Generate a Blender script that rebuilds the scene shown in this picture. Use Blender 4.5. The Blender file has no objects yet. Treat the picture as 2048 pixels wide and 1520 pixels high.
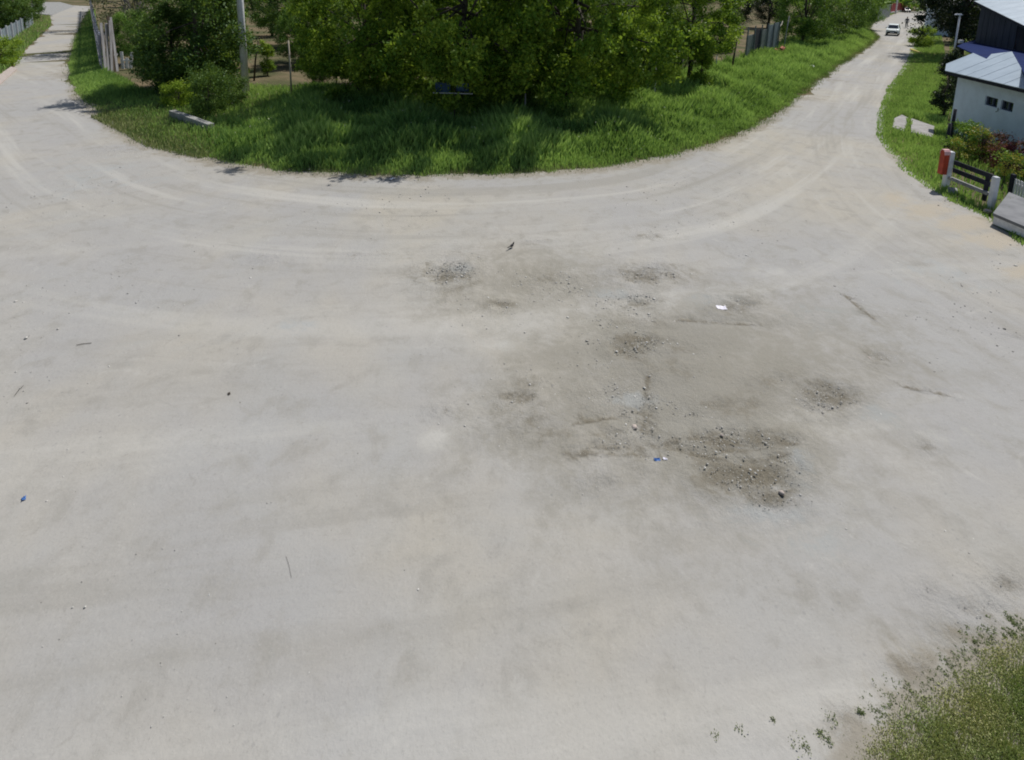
import bpy, math, random
import numpy as np
from mathutils import Vector, Matrix
from mathutils.geometry import delaunay_2d_cdt

random.seed(7); RNG = np.random.default_rng(7)
SC = bpy.context.scene
COL = SC.collection
R = math.radians

# ---------------------------------------------------------------- camera
CH = 5.5; FP = 1100.0; TH = R(10); RO = R(1.5); HOR = -35.0
PV = HOR + FP*math.tan(TH)/math.cos(RO)          # row of the lens axis in the 2048 x 1520 frame
r0 = Vector((1, 0, 0)); u0 = Vector((0, math.sin(TH), math.cos(TH))); FW = Vector((0, math.cos(TH), -math.sin(TH)))
RV = r0*math.cos(RO) + u0*math.sin(RO); UV = u0*math.cos(RO) - r0*math.sin(RO)
cd = bpy.data.cameras.new('camera'); cam = bpy.data.objects.new('camera', cd); COL.objects.link(cam)
cd.sensor_width = 36; cd.lens = 36*FP/2048; cd.shift_y = -(760-PV)/2048
cd.clip_start = 0.1; cd.clip_end = 6000
m = Matrix((RV, UV, -FW)).transposed().to_4x4(); m.translation = (0, 0, CH); cam.matrix_world = m
SC.camera = cam

# ---------------------------------------------------------------- light
SUN_AZ = R(44)      # sun is to the right and a little beyond
SUN_EL = R(56)
w = bpy.data.worlds.new('World'); SC.world = w; w.use_nodes = True
nt = w.node_tree; bg = nt.nodes['Background']
sky = nt.nodes.new('ShaderNodeTexSky'); sky.sky_type = 'NISHITA'; sky.sun_disc = False
sky.sun_elevation = SUN_EL; sky.sun_rotation = math.pi/2 - SUN_AZ; sky.air_density = 1.2; sky.dust_density = 1.5
nt.links.new(sky.outputs[0], bg.inputs[0]); bg.inputs[1].default_value = 0.065
sl = bpy.data.lights.new('sun', 'SUN'); sl.energy = 3.8; sl.angle = R(0.53); sl.color = (1.0, 0.96, 0.9)
so = bpy.data.objects.new('sun', sl); COL.objects.link(so)
sdir = Vector((math.cos(SUN_EL)*math.cos(SUN_AZ), math.cos(SUN_EL)*math.sin(SUN_AZ), math.sin(SUN_EL)))
so.rotation_euler = sdir.to_track_quat('Z', 'Y').to_euler(); so.location = (20, 10, 30)
SC.view_settings.view_transform = 'Standard'; SC.view_settings.look = 'None'
SC.view_settings.exposure = 0.20; SC.view_settings.gamma = 1.0
SC.render.engine = 'CYCLES'
SC.cycles.max_bounces = 6; SC.cycles.transparent_max_bounces = 8; SC.cycles.filter_width = 1.9

# ---------------------------------------------------------------- where a sight line meets the world
def ray(u, v): return RV*((u-1024)/FP) - UV*((v-PV)/FP) + FW
def at(u, v, z=0.0):
    d = ray(u, v); t = (z-CH)/d.z; return Vector((d.x*t, d.y*t, z))
def atY(u, v, y):
    d = ray(u, v); t = y/d.y; return Vector((d.x*t, y, CH+d.z*t))
def onplane(u, v, p, n):
    d = ray(u, v); o = Vector((0, 0, CH)); t = (p-o).dot(n)/d.dot(n); return o + d*t

# ---------------------------------------------------------------- helpers
def tag(o, label=None, cat=None, group=None, kind=None):
    if label: o['label'] = label
    if cat: o['category'] = cat
    if group: o['group'] = group
    if kind: o['kind'] = kind
    return o
def link(name, me, parent=None, loc=None):
    o = bpy.data.objects.new(name, me); COL.objects.link(o)
    if parent is not None: o.parent = parent
    if loc is not None: o.location = loc
    return o
def empty(name, loc, rz=0.0, **k):
    o = link(name, None, None, loc); o.rotation_euler = (0, 0, rz); return tag(o, **k)
class MB:
    def __init__(s): s.v = []; s.f = []; s.mi = []
    def add(s, vs, fs, mi=0):
        b = len(s.v); s.v += [tuple(x) for x in vs]; s.f += [tuple(i+b for i in f) for f in fs]; s.mi += [mi]*len(fs); return s
    def box(s, c, size, rz=0.0, mi=0, M=None, taper=1.0):
        hx, hy, hz = size[0]/2, size[1]/2, size[2]/2
        vs = [Vector((x*(taper if z > 0 else 1), y*(taper if z > 0 else 1), z)) for z in (-hz, hz) for x, y in ((-hx, -hy), (hx, -hy), (hx, hy), (-hx, hy))]
        Q = M if M is not None else Matrix.Rotation(rz, 3, 'Z')
        c = Vector(c)
        return s.add([Q @ p + c for p in vs], [(3, 2, 1, 0), (4, 5, 6, 7), (0, 1, 5, 4), (1, 2, 6, 5), (2, 3, 7, 6), (3, 0, 4, 7)], mi)
    def tube(s, pts, rad, n=6, mi=0, cap=True):
        pts = [Vector(p) for p in pts]; rings = []
        if not hasattr(rad, '__len__'): rad = [rad]*len(pts)
        vs = []
        for i, p in enumerate(pts):
            t = (pts[min(i+1, len(pts)-1)] - pts[max(i-1, 0)]).normalized()
            a = t.orthogonal().normalized() if abs(t.z) < .9 else (Vector((1, 0, 0)) - t*t.x).normalized()
            b = t.cross(a)
            for k in range(n):
                q = 2*math.pi*k/n; vs.append(p + (a*math.cos(q) + b*math.sin(q))*rad[i])
        fs = [(i*n+k, i*n+(k+1) % n, (i+1)*n+(k+1) % n, (i+1)*n+k) for i in range(len(pts)-1) for k in range(n)]
        if cap: fs += [tuple(range(n-1, -1, -1)), tuple(range((len(pts)-1)*n, len(pts)*n))]
        return s.add(vs, fs, mi)
    def prism(s, poly, dz, mi=0):
        # poly: list of Vectors (top face), extruded by the vector dz
        n = len(poly); dz = Vector(dz)
        vs = list(poly) + [p + dz for p in poly]
        fs = [tuple(range(n)), tuple(range(2*n-1, n-1, -1))] + [(i, i+n, (i+1) % n+n, (i+1) % n) for i in range(n)]
        return s.add(vs, fs, mi)
    def mesh(s, name, mats, smooth=False):
        me = bpy.data.meshes.new(name); me.from_pydata(s.v, [], s.f)
        for mt in (mats if isinstance(mats, (list, tuple)) else [mats]): me.materials.append(mt)
        me.polygons.foreach_set('material_index', s.mi)
        if smooth: me.polygons.foreach_set('use_smooth', [True]*len(s.f))
        me.update(); return me
    def build(s, name, mats, parent=None, loc=None, smooth=False): return link(name, s.mesh(name, mats, smooth), parent, loc)
def bevel(o, wd=0.01, seg=2):
    b = o.modifiers.new('b', 'BEVEL'); b.width = wd; b.segments = seg; b.limit_method = 'ANGLE'; return o
def npmesh(name, co, faces, mat, tint=None, smooth=False):
    # faces (M, k) all of one size; tint a float per face
    me = bpy.data.meshes.new(name); nf, k = faces.shape
    me.vertices.add(len(co)); me.vertices.foreach_set('co', np.ascontiguousarray(co, dtype=np.float32).ravel())
    me.loops.add(nf*k); me.loops.foreach_set('vertex_index', np.ascontiguousarray(faces, dtype=np.int32).ravel())
    me.polygons.add(nf); me.polygons.foreach_set('loop_start', np.arange(0, nf*k, k, dtype=np.int32))
    me.polygons.foreach_set('loop_total', np.full(nf, k, dtype=np.int32))
    me.update(calc_edges=True)
    if smooth: me.polygons.foreach_set('use_smooth', np.ones(nf, dtype=bool))
    if tint is not None:
        a = me.attributes.new('tint', 'FLOAT', 'FACE'); a.data.foreach_set('value', tint.astype(np.float32))
    me.materials.append(mat); return me
def inpoly(P, poly):
    x, y = P[:, 0], P[:, 1]; r = np.zeros(len(P), bool); n = len(poly); j = n-1
    for i in range(n):
        xi, yi, xj, yj = poly[i][0], poly[i][1], poly[j][0], poly[j][1]
        c = ((yi > y) != (yj > y)) & (x < (xj-xi)*(y-yi)/(yj-yi+1e-12)+xi); r ^= c; j = i
    return r
def inpoly_b(P, A_, B_):
    # even-odd test against the edges that cross a band of rows
    x, y = P[:, 0], P[:, 1]; r = np.zeros(len(P), bool)
    for (xi, yi), (xj, yj) in zip(A_, B_): r ^= ((yi > y) != (yj > y)) & (x < (xj-xi)*(y-yi)/(yj-yi+1e-12)+xi)
    return r
def dist_line(P, line, arc=False):
    # distance from points to a polyline; with arc: signed distance and arc length
    best = np.full(len(P), 1e9); sg = np.zeros(len(P)); al = np.zeros(len(P)); L = 0
    for a, b in zip(line[:-1], line[1:]):
        a = np.array(a[:2]); b = np.array(b[:2]); d = b-a; l = math.hypot(*d) + 1e-9
        t = np.clip(((P-a) @ d)/l**2, 0, 1); q = a + t[:, None]*d
        e = np.hypot(P[:, 0]-q[:, 0], P[:, 1]-q[:, 1]); k = e < best; best[k] = e[k]
        sg[k] = np.sign(d[0]*(P[k, 1]-a[1]) - d[1]*(P[k, 0]-a[0])); al[k] = L + t[k]*l; L += l
    return (best*sg, al) if arc else best

# ---------------------------------------------------------------- materials
def newmat(name):
    mt = bpy.data.materials.new(name); mt.use_nodes = True
    return mt, mt.node_tree, mt.node_tree.nodes['Principled BSDF']
def N(t, kind, **k):
    n = t.nodes.new(kind)
    for a, b in k.items(): setattr(n, a, b)
    return n
def mixc(t, fac, a, b, mode='MIX'):
    n = t.nodes.new('ShaderNodeMix'); n.data_type = 'RGBA'; n.blend_type = mode
    for s, v in ((n.inputs[0], fac), (n.inputs[6], a), (n.inputs[7], b)):
        if isinstance(v, bpy.types.NodeSocket): t.links.new(v, s)
        elif isinstance(v, (int, float)): s.default_value = v
        else: s.default_value = (*v, 1) if len(v) == 3 else v
    return n.outputs[2]
def math_(t, op, a, b=0.0, c=None, clamp=False):
    n = t.nodes.new('ShaderNodeMath'); n.operation = op; n.use_clamp = clamp
    for s, v in zip(n.inputs, (a, b, c)):
        if v is None: continue
        if isinstance(v, bpy.types.NodeSocket): t.links.new(v, s)
        else: s.default_value = v
    return n.outputs[0]
def noise(t, scale, vec=None, detail=4, rough=.55, dist=0.0):
    n = t.nodes.new('ShaderNodeTexNoise'); n.inputs['Scale'].default_value = scale; n.inputs['Detail'].default_value = detail
    n.inputs['Roughness'].default_value = rough; n.inputs['Distortion'].default_value = dist
    if vec is not None: t.links.new(vec, n.inputs['Vector'])
    return n.outputs[0]
def ramp(t, fac, a, b):
    n = t.nodes.new('ShaderNodeMapRange'); n.inputs[1].default_value = a; n.inputs[2].default_value = b
    n.interpolation_type = 'SMOOTHSTEP'; t.links.new(fac, n.inputs[0]); return n.outputs[0]
def coords(t, scale=(1, 1, 1)):
    tc = t.nodes.new('ShaderNodeTexCoord'); mp = t.nodes.new('ShaderNodeMapping'); mp.inputs['Scale'].default_value = scale
    t.links.new(tc.outputs['Object'], mp.inputs[0]); return mp.outputs[0]
def plain(name, c1, c2=None, scale=6, rough=.7, metal=0.0, bump=.0, stretch=(1, 1, 1), spec=.3):
    mt, t, p = newmat(name); c2 = c2 or tuple(x*.72 for x in c1)
    v = coords(t, stretch); n = noise(t, scale, v, 6, .62)
    t.links.new(mixc(t, ramp(t, n, .35, .68), c1, c2), p.inputs['Base Color'])
    p.inputs['Roughness'].default_value = rough; p.inputs['Metallic'].default_value = metal
    p.inputs['Specular IOR Level'].default_value = spec
    if bump:
        b = t.nodes.new('ShaderNodeBump'); b.inputs['Strength'].default_value = bump; b.inputs['Distance'].default_value = .02
        t.links.new(noise(t, scale*5, v, 4), b.inputs['Height']); t.links.new(b.outputs[0], p.inputs['Normal'])
    return mt
def leafmat(name, c1, c2, trans=.3, rough=.55):
    mt, t, p = newmat(name)
    a = N(t, 'ShaderNodeAttribute', attribute_name='tint')
    c = mixc(t, a.outputs['Fac'], c1, c2); t.links.new(c, p.inputs['Base Color'])
    p.inputs['Roughness'].default_value = rough; p.inputs['Specular IOR Level'].default_value = .25
    tr = t.nodes.new('ShaderNodeBsdfTranslucent'); hs = mixc(t, .5, c, (.22, .30, .02), 'MIX'); t.links.new(hs, tr.inputs[0])
    mx = t.nodes.new('ShaderNodeMixShader'); mx.inputs[0].default_value = trans
    t.links.new(p.outputs[0], mx.inputs[1]); t.links.new(tr.outputs[0], mx.inputs[2])
    t.links.new(mx.outputs[0], t.nodes['Material Output'].inputs['Surface']); return mt
def attr(t, nm): return N(t, 'ShaderNodeAttribute', attribute_name=nm).outputs['Fac']

M = {}
M['leaf_fresh'] = leafmat('fresh yellow green leaf', (.085, .19, .02), (.40, .53, .06), .44)
M['leaf_mid'] = leafmat('mid green leaf', (.06, .15, .03), (.23, .39, .07), .36)
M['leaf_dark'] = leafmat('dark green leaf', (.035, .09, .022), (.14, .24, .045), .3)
M['leaf_conifer'] = leafmat('blackish evergreen leaf', (.012, .026, .016), (.035, .055, .025), .1)
M['leaf_olive'] = leafmat('dry olive leaf', (.10, .11, .05), (.22, .21, .11), .2)
M['leaf_red'] = leafmat('dark red garden leaf', (.10, .015, .03), (.22, .03, .05), .2)
M['flower_yellow'] = leafmat('yellow flower petal', (.35, .32, .05), (.6, .5, .08), .2)
M['grass'] = leafmat('meadow grass blade', (.13, .27, .075), (.46, .66, .19), .46)
M['grass_dry'] = leafmat('dry meadow grass blade', (.14, .22, .07), (.42, .40, .20), .2)
M['near_grass'] = leafmat('near clover and grass', (.11, .25, .06), (.50, .48, .22), .25)
M['weed'] = leafmat('dusty weed leaf', (.12, .16, .06), (.26, .30, .15), .3)
M['straw'] = leafmat('pale seed head', (.34, .36, .20), (.62, .62, .48), .2)
M['bark'] = plain('bark', (.10, .085, .07), (.04, .034, .028), 8, .9, bump=.6, stretch=(1, 1, .2))
M['pale_bark'] = plain('pale bark', (.38, .36, .33), (.16, .15, .14), 7, .9, bump=.6, stretch=(1, 1, .2))
M['concrete'] = plain('weathered concrete', (.32, .32, .31), (.19, .19, .18), 5, .85, bump=.3)
M['pole'] = plain('whitewashed concrete pole', (.72, .73, .76), (.58, .59, .62), 4, .7, bump=.15)
M['white_wall'] = plain('white limewashed wall', (.68, .77, .90), (.60, .68, .80), 2.2, .85, bump=.1)
M['tin'] = plain('pale tin sheet', (.33, .41, .49), (.27, .345, .42), 1.6, .5, .0, spec=.5)
M['tin_dull'] = plain('dull zinc sheet', (.20, .225, .235), (.13, .15, .155), 2.5, .55, .2)
M['blue_tin'] = plain('dark blue painted tin', (.010, .024, .10), (.007, .014, .06), 2, .9, spec=.05)
M['barn_wood'] = plain('blue grey weathered barn board', (.055, .06, .085), (.03, .033, .048), 5, .9, bump=.5, stretch=(1, 1, .15))
M['dark_wood'] = plain('dark weathered board', (.028, .03, .042), (.016, .017, .024), 5, .9, bump=.4, stretch=(1, 1, .15))
M['grey_wood'] = plain('silver grey weathered board', (.40, .40, .42), (.20, .19, .19), 9, .9, bump=.5, stretch=(1, 1, .12))
M['slate_wood'] = plain('blue grey painted paling', (.30, .33, .41), (.20, .22, .29), 6, .8, bump=.3, stretch=(1, 1, .1))
M['pale_wood'] = plain('pale peeled stake', (.50, .46, .38), (.34, .31, .25), 10, .85, stretch=(1, 1, .1))
M['brown_wood'] = plain('brown old stake', (.09, .07, .05), (.05, .04, .03), 10, .9, stretch=(1, 1, .1))
M['white_paint'] = plain('white paint', (.78, .78, .8), (.6, .6, .62), 8, .6)
M['red'] = plain('red enamel', (.50, .075, .035), (.34, .045, .025), 6, .45)
M['pink_top'] = plain('pale pink enamel', (.75, .45, .45), (.6, .32, .32), 9, .5)
M['red_far'] = plain('faded red sheet', (.38, .04, .06), (.26, .03, .05), 3, .6)
M['brick'] = plain('broken red tile', (.42, .14, .09), (.3, .09, .06), 8, .8)
M['glass'] = plain('dark window glass', (.012, .02, .035), (.008, .014, .026), 2, .12, spec=.6)
M['frame_blue'] = plain('dull blue window frame', (.12, .14, .2), (.08, .1, .15), 6, .7)
M['yellow'] = plain('yellow painted pipe', (.55, .48, .12), (.38, .32, .08), 9, .6)
M['blue_plastic'] = plain('blue plastic', (.06, .16, .42), (.05, .12, .34), 9, .4)
M['blue_sign'] = plain('blue sign enamel', (.06, .11, .20), (.03, .06, .12), 4, .7, spec=.1)
M['paper'] = plain('white paper', (.82, .80, .86), (.72, .7, .78), 20, .8)
M['twig'] = plain('dry twig', (.06, .05, .04), (.03, .025, .02), 20, .9)
M['stone'] = plain('grey road stone', (.36, .36, .35), (.22, .22, .21), 14, .85, bump=.3)
M['pink_stone'] = plain('pinkish road stone', (.46, .40, .36), (.33, .28, .25), 14, .85, bump=.3)
M['feather'] = plain('dark grey feathers', (.035, .035, .04), (.018, .018, .02), 30, .8)
M['rubber'] = plain('tyre rubber', (.02, .02, .02), (.012, .012, .012), 10, .8)
M['car_silver'] = plain('pale metallic car paint', (.66, .72, .72), (.6, .66, .66), 2, .25, .15, spec=.6)
M['car_dark'] = plain('black car paint', (.012, .013, .022), (.01, .01, .016), 2, .25, .0, spec=.6)
M['lamp_glass'] = plain('headlamp glass', (.8, .82, .85), (.7, .72, .75), 6, .1, spec=.8)
M['jacket'] = plain('dark jacket cloth', (.035, .038, .05), (.02, .022, .03), 12, .9)
M['trousers'] = plain('dark trousers cloth', (.03, .04, .05), (.02, .026, .035), 12, .9)
M['skin'] = plain('skin', (.42, .26, .19), (.36, .22, .16), 12, .6)
M['hair'] = plain('dark hair', (.02, .016, .013), (.012, .01, .008), 20, .8)
M['slab_warm'] = plain('dusty warm grey slab', (.33, .32, .31), (.24, .23, .22), 3, .9, bump=.3)
M['slab_grey'] = plain('dull grey slab', (.20, .205, .215), (.15, .155, .165), 3, .85, bump=.15)
M['net'] = plain('grey green sheet fencing', (.20, .25, .27), (.12, .15, .18), 3, .7)

# road surface
def road_material():
    mt, t, p = newmat('dusty packed gravel')
    v = coords(t)
    def cv(a, b, sa, sb):
        c = t.nodes.new('ShaderNodeCombineXYZ'); t.links.new(math_(t, 'MULTIPLY', attr(t, a), sa), c.inputs[0]); t.links.new(math_(t, 'MULTIPLY', attr(t, b), sb), c.inputs[1]); return c.outputs[0]
    cool, warm = (.325, .320, .312), (.365, .343, .298)
    base = mixc(t, ramp(t, noise(t, .16, v, 4, .6, .5), .38, .62), cool, warm)
    # soft cloudiness
    cl = noise(t, .55, v, 7, .62, .8)
    base = mixc(t, ramp(t, cl, .40, .70), base, mixc(t, .5, base, (.33, .33, .32)))
    cl2 = noise(t, 2.3, v, 6, .6, .4)
    base = mixc(t, math_(t, 'MULTIPLY', ramp(t, cl2, .48, .72), .6), base, (.265, .255, .23))
    cl3 = noise(t, 1.2, v, 9, .72, 1.5); base = mixc(t, math_(t, 'MULTIPLY', ramp(t, cl3, .56, .72), .5), base, (.41, .40, .375))
    cl4 = noise(t, 7, v, 6, .7, .8); base = mixc(t, math_(t, 'MULTIPLY', ramp(t, cl4, .56, .72), .35), base, (.235, .225, .205))
    # tyre polished bands that follow the bends
    for w_, a, b, sa, sb, hi in (('w1', 't1', 's1', 1.15, .05, 1), ('w2', 't2', 's2', 1.5, .07, 1), ('w3', 't3', 's3', .75, .07, 1.0)):
        n = noise(t, 1.0, cv(a, b, sa, sb), 5, .6)
        wv = attr(t, w_)
        lt = math_(t, 'MULTIPLY', math_(t, 'MULTIPLY', ramp(t, n, .52, .66), wv), .6*hi)
        dk = math_(t, 'MULTIPLY', math_(t, 'MULTIPLY', ramp(t, n, .47, .34), wv), .7*hi)
        base = mixc(t, lt, base, (.44, .43, .40)); base = mixc(t, dk, base, (.27, .26, .235))
    # damp, rough potholes
    brk = math_(t, 'ADD', math_(t, 'MULTIPLY', noise(t, 1.1, v, 5, .6, 1.2), .55), math_(t, 'MULTIPLY', noise(t, 5.5, v, 8, .72, .5), .5)); brs = math_(t, 'MULTIPLY', math_(t, 'SUBTRACT', brk, .525), 3.4)
    br = ramp(t, math_(t, 'ADD', attr(t, 'broad'), math_(t, 'MULTIPLY', brs, .6)), .12, .9)
    base = mixc(t, math_(t, 'MULTIPLY', br, .75), base, (.225, .213, .178))
    bl = ramp(t, math_(t, 'ADD', attr(t, 'damp'), brs), .38, 1.15)
    base = mixc(t, math_(t, 'MULTIPLY', bl, .85), base, (.160, .142, .106))
    lg = ramp(t, math_(t, 'ADD', attr(t, 'light'), math_(t, 'MULTIPLY', brs, .8)), .3, 1.2)
    base = mixc(t, math_(t, 'MULTIPLY', lg, .6), base, (.46, .455, .43))
    gv = ramp(t, math_(t, 'ADD', attr(t, 'blue'), math_(t, 'MULTIPLY', brs, .9)), .3, .8)
    base = mixc(t, math_(t, 'MULTIPLY', gv, .6), base, (.32, .335, .335))
    sd = ramp(t, math_(t, 'ADD', attr(t, 'sand'), math_(t, 'MULTIPLY', brs, .5)), .25, .8)
    base = mixc(t, math_(t, 'MULTIPLY', sd, .85), base, (.375, .335, .27))
    ed = ramp(t, math_(t, 'ADD', attr(t, 'edge'), math_(t, 'MULTIPLY', brs, .7)), .35, .95)
    base = mixc(t, math_(t, 'MULTIPLY', ed, .7), base, (.22, .195, .15))
    # grains
    g = noise(t, 38, v, 3, .7); base = mixc(t, math_(t, 'MULTIPLY', ramp(t, g, .54, .74), .25), base, (.20, .195, .18))
    base = mixc(t, math_(t, 'MULTIPLY', ramp(t, g, .44, .27), .2), base, (.47, .46, .44))
    g2 = noise(t, 11, v, 9, .75, 1.2); base = mixc(t, math_(t, 'MULTIPLY', ramp(t, g2, .54, .72), .2), base, (.215, .205, .185))
    vo = t.nodes.new('ShaderNodeTexVoronoi'); vo.inputs['Scale'].default_value = 9; t.links.new(v, vo.inputs['Vector'])
    dot = ramp(t, vo.outputs['Distance'], .19, .08); sel = ramp(t, noise(t, 1.1, v, 3), .52, .66)
    base = mixc(t, math_(t, 'MULTIPLY', math_(t, 'MULTIPLY', dot, sel), .5), base, (.22, .22, .215))
    t.links.new(base, p.inputs['Base Color']); p.inputs['Roughness'].default_value = .95; p.inputs['Specular IOR Level'].default_value = .1
    b = t.nodes.new('ShaderNodeBump'); b.inputs['Strength'].default_value = .6; b.inputs['Distance'].default_value = .03
    hgt = math_(t, 'ADD', math_(t, 'MULTIPLY', noise(t, 9, v, 8, .7), math_(t, 'ADD', .5, math_(t, 'MULTIPLY', attr(t, 'damp'), 4.0))), math_(t, 'MULTIPLY', g, .12))
    t.links.new(hgt, b.inputs['Height']); t.links.new(b.outputs[0], p.inputs['Normal']); return mt
def ground_material():
    mt, t, p = newmat('soil with thin turf')
    v = coords(t)
    n1 = noise(t, .25, v, 6, .6, .6); n2 = noise(t, 3.5, v, 6, .65)
    c = mixc(t, ramp(t, n1, .42, .58), (.085, .09, .045), (.17, .135, .085))
    c = mixc(t, math_(t, 'MULTIPLY', ramp(t, n2, .45, .7), .6), c, (.09, .075, .05))
    t.links.new(c, p.inputs['Base Color']); p.inputs['Roughness'].default_value = 1.0; p.inputs['Specular IOR Level'].default_value = .05
    b = t.nodes.new('ShaderNodeBump'); b.inputs['Strength'].default_value = .8; b.inputs['Distance'].default_value = .1
    t.links.new(n2, b.inputs['Height']); t.links.new(b.outputs[0], p.inputs['Normal']); return mt
M['road'] = road_material(); M['soil'] = ground_material()

# ---------------------------------------------------------------- ground and road
def px(lst, z=0.0): return [at(u, v, z) for u, v in lst]
gs = []
for r in (0, 15, 40, 90, 200, 500, 1200, 3500): gs.append(r)
mb = MB(); na = 48
vs = [(0, 0, -.05)] + [(r*math.cos(2*math.pi*k/na), r*math.sin(2*math.pi*k/na), -.05) for r in gs[1:] for k in range(na)]
fs = [(0, 1+k, 1+(k+1) % na) for k in range(na)]
for i in range(len(gs)-2): fs += [(1+i*na+k, 1+(i+1)*na+k, 1+(i+1)*na+(k+1) % na, 1+i*na+(k+1) % na) for k in range(na)]
mb.add(vs, fs); tag(mb.build('ground', M['soil']), kind='structure')

VERGE = [(182, 12), (176, 25), (163, 48), (148, 85), (138, 125), (140, 160), (165, 200), (205, 235), (245, 265), (290, 290), (340, 303), (400, 316), (470, 330), (560, 345), (700, 350), (850, 352), (1030, 350), (1200, 337), (1350, 312), (1480, 272), (1550, 236), (1600, 192), (1680, 132), (1740, 92), (1760, 74), (1740, 56), (1748, 44), (1775, 34), (1800, 24)]
RIGHT = [(1862, 20), (1848, 45), (1838, 80), (1822, 99), (1812, 125), (1775, 175), (1753, 230), (1751, 265), (1770, 300), (1808, 345), (1850, 372), (1900, 402), (1960, 428), (2010, 462), (2048, 492)]
LEFT = [(0, 152), (20, 134), (60, 90), (104, 50), (100, 30), (62, 26), (60, 6)]
NEAR = [(2048, 1245), (1960, 1300), (1850, 1375), (1760, 1428), (1705, 1490), (1690, 1520)]
def dense(pts, step, amp):
    out = []
    for i, (a, b) in enumerate(zip(pts[:-1], pts[1:])):
        a = Vector(a[:2]); b = Vector(b[:2]); st = max(step, (a.y+b.y)*.5*.014) if step > .1 else step; n = max(1, int((b-a).length/st)); d = (b-a)/n; nn = Vector((-d.y, d.x)).normalized()
        for k in range(n):
            q = a + d*k; s = math.sin(q.x*3.1+q.y*1.7)+math.sin(q.x*7.3-q.y*5.1)*.7+math.sin(q.x*1.1-q.y*.7)+random.uniform(-.8, .8)
            out.append(q + nn*amp*.7*(s*.5+random.gauss(0, .9))*(0 if i == 0 and k == 0 else 1))
    out.append(Vector(pts[-1][:2])); return out
verge_w = dense(px(VERGE), .22, .055); right_w = dense(px(RIGHT), .22, .05); left_w = dense(px(LEFT), .4, .05); near_w = dense(px(NEAR), .06, .03)
def offset(L, o, taper=True):
    out = []
    for i, p in enumerate(L):
        d_ = (L[min(i+3, len(L)-1)]-L[max(i-3, 0)]).normalized(); out.append(p + Vector((-d_.y, d_.x))*o)
    return out
verge_o, right_o, near_o = offset(verge_w, .30), offset(right_w, .30), offset([Vector(p[:2]) for p in px(NEAR)], 1.6)
e1 = right_o[-1]; e2 = near_o[0]
out_r = [Vector((20, e1.y-3.5)), Vector((38, 2)), Vector((38, -5)), Vector((16, 0)), Vector((7, 2.2))]
out_b = [Vector((1.4, 1.2)), Vector((.5, -.5)), Vector((-10, -4)), Vector((-48, -4)), Vector((-48, 18))]
road_poly = left_w + verge_o + right_o + out_r + near_o + out_b
poly_np = np.array([(p.x, p.y) for p in road_poly])

DAMP = [(1330, 690, 110, 30, .52), (1210, 790, 100, 50, .5), (1450, 815, 130, 36, .55), (1560, 760, 110, 30, .5), (1380, 900, 190, 30, .62), (1120, 560, 100, 26, .5), (1300, 640, 90, 22, .5), (1060, 840, 90, 30, .5), (1560, 640, 90, 20, .4), (1960, 1215, 70, 26, .75), (1830, 1330, 60, 24, .5), (1700, 1420, 50, 16, .5), (900, 545, 70, 34, .8), (1290, 548, 80, 26, .85), (1280, 600, 60, 20, .7), (1270, 690, 60, 34, .95), (1000, 608, 40, 16, .6), (1650, 795, 75, 38, 1.0), (1470, 612, 60, 28, .7), (1040, 792, 50, 20, .75), (1290, 850, 34, 90, .8),
        (1290, 890, 150, 20, .85), (1480, 880, 130, 26, 1.05), (1500, 945, 120, 50, 1.05), (1540, 1000, 70, 30, 1.0), (1200, 960, 60, 20, .5), (890, 820, 40, 16, .5), (1860, 1180, 34, 24, .6), (2010, 1170, 60, 30, .7), (1930, 1255, 90, 36, .5),
        (1750, 715, 50, 18, .55), (1220, 865, 60, 30, .6), (1390, 830, 90, 22, .5), (1060, 765, 40, 22, .5), (1850, 890, 16, 20, .5), (1450, 1465, 60, 12, .4), (1300, 470, 40, 8, .5), (1070, 480, 50, 10, .4), (1640, 292, 22, 6, .5), (1710, 231, 20, 5, .5),
        (700, 350, 140, 9, .8), (250, 300, 60, 9, .5), (720, 515, 60, 14, .4), (540, 515, 60, 12, .35), (1700, 590, 50, 12, .3), (1330, 740, 120, 40, .45), (1100, 860, 120, 40, .45)]
BROAD = [(1380, 740, 380, 200, 1.0), (1450, 900, 260, 110, 1.0), (1280, 700, 200, 120, .9), (1060, 560, 240, 90, .7), (1450, 620, 300, 120, .5), (1100, 870, 200, 110, .7), (1250, 980, 200, 50, .6), (1900, 1280, 160, 90, .6), (1650, 700, 260, 120, .6)]
LIGHT = [(1365, 838, 52, 24, .45), (870, 875, 46, 32, 1), (985, 690, 60, 18, .9), (1540, 545, 60, 14, .9), (1160, 1015, 34, 14, .8), (1450, 800, 60, 40, .2), (1500, 890, 70, 7, .8), (730, 1080, 50, 16, .6), (1880, 870, 120, 24, .6), (500, 400, 160, 10, .5), (300, 330, 90, 14, .4), (640, 860, 90, 30, .3), (1150, 1170, 160, 20, .4), (1700, 1000, 150, 40, .35), (1350, 150, 1, 1, 0)]
BLUE = [(600, 650, 60, 18, .8), (1250, 800, 80, 22, .8), (1530, 1025, 90, 26, .9), (1420, 600, 90, 20, .5), (1600, 640, 140, 40, .4), (1750, 830, 60, 30, .6), (1650, 1090, 120, 40, .5), (920, 535, 40, 14, .7), (1600, 930, 40, 60, .6), (1250, 590, 90, 16, .6), (1850, 560, 120, 40, .5), (200, 350, 140, 50, .5)]
SAND = [(1790, 400, 40, 20, .7), (1860, 420, 60, 20, .9), (1930, 445, 60, 20, 1.0), (2000, 480, 50, 20, 1.0), (2060, 540, 60, 20, .9), (1960, 480, 80, 14, .7), (10, 150, 20, 14, 1)]
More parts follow.
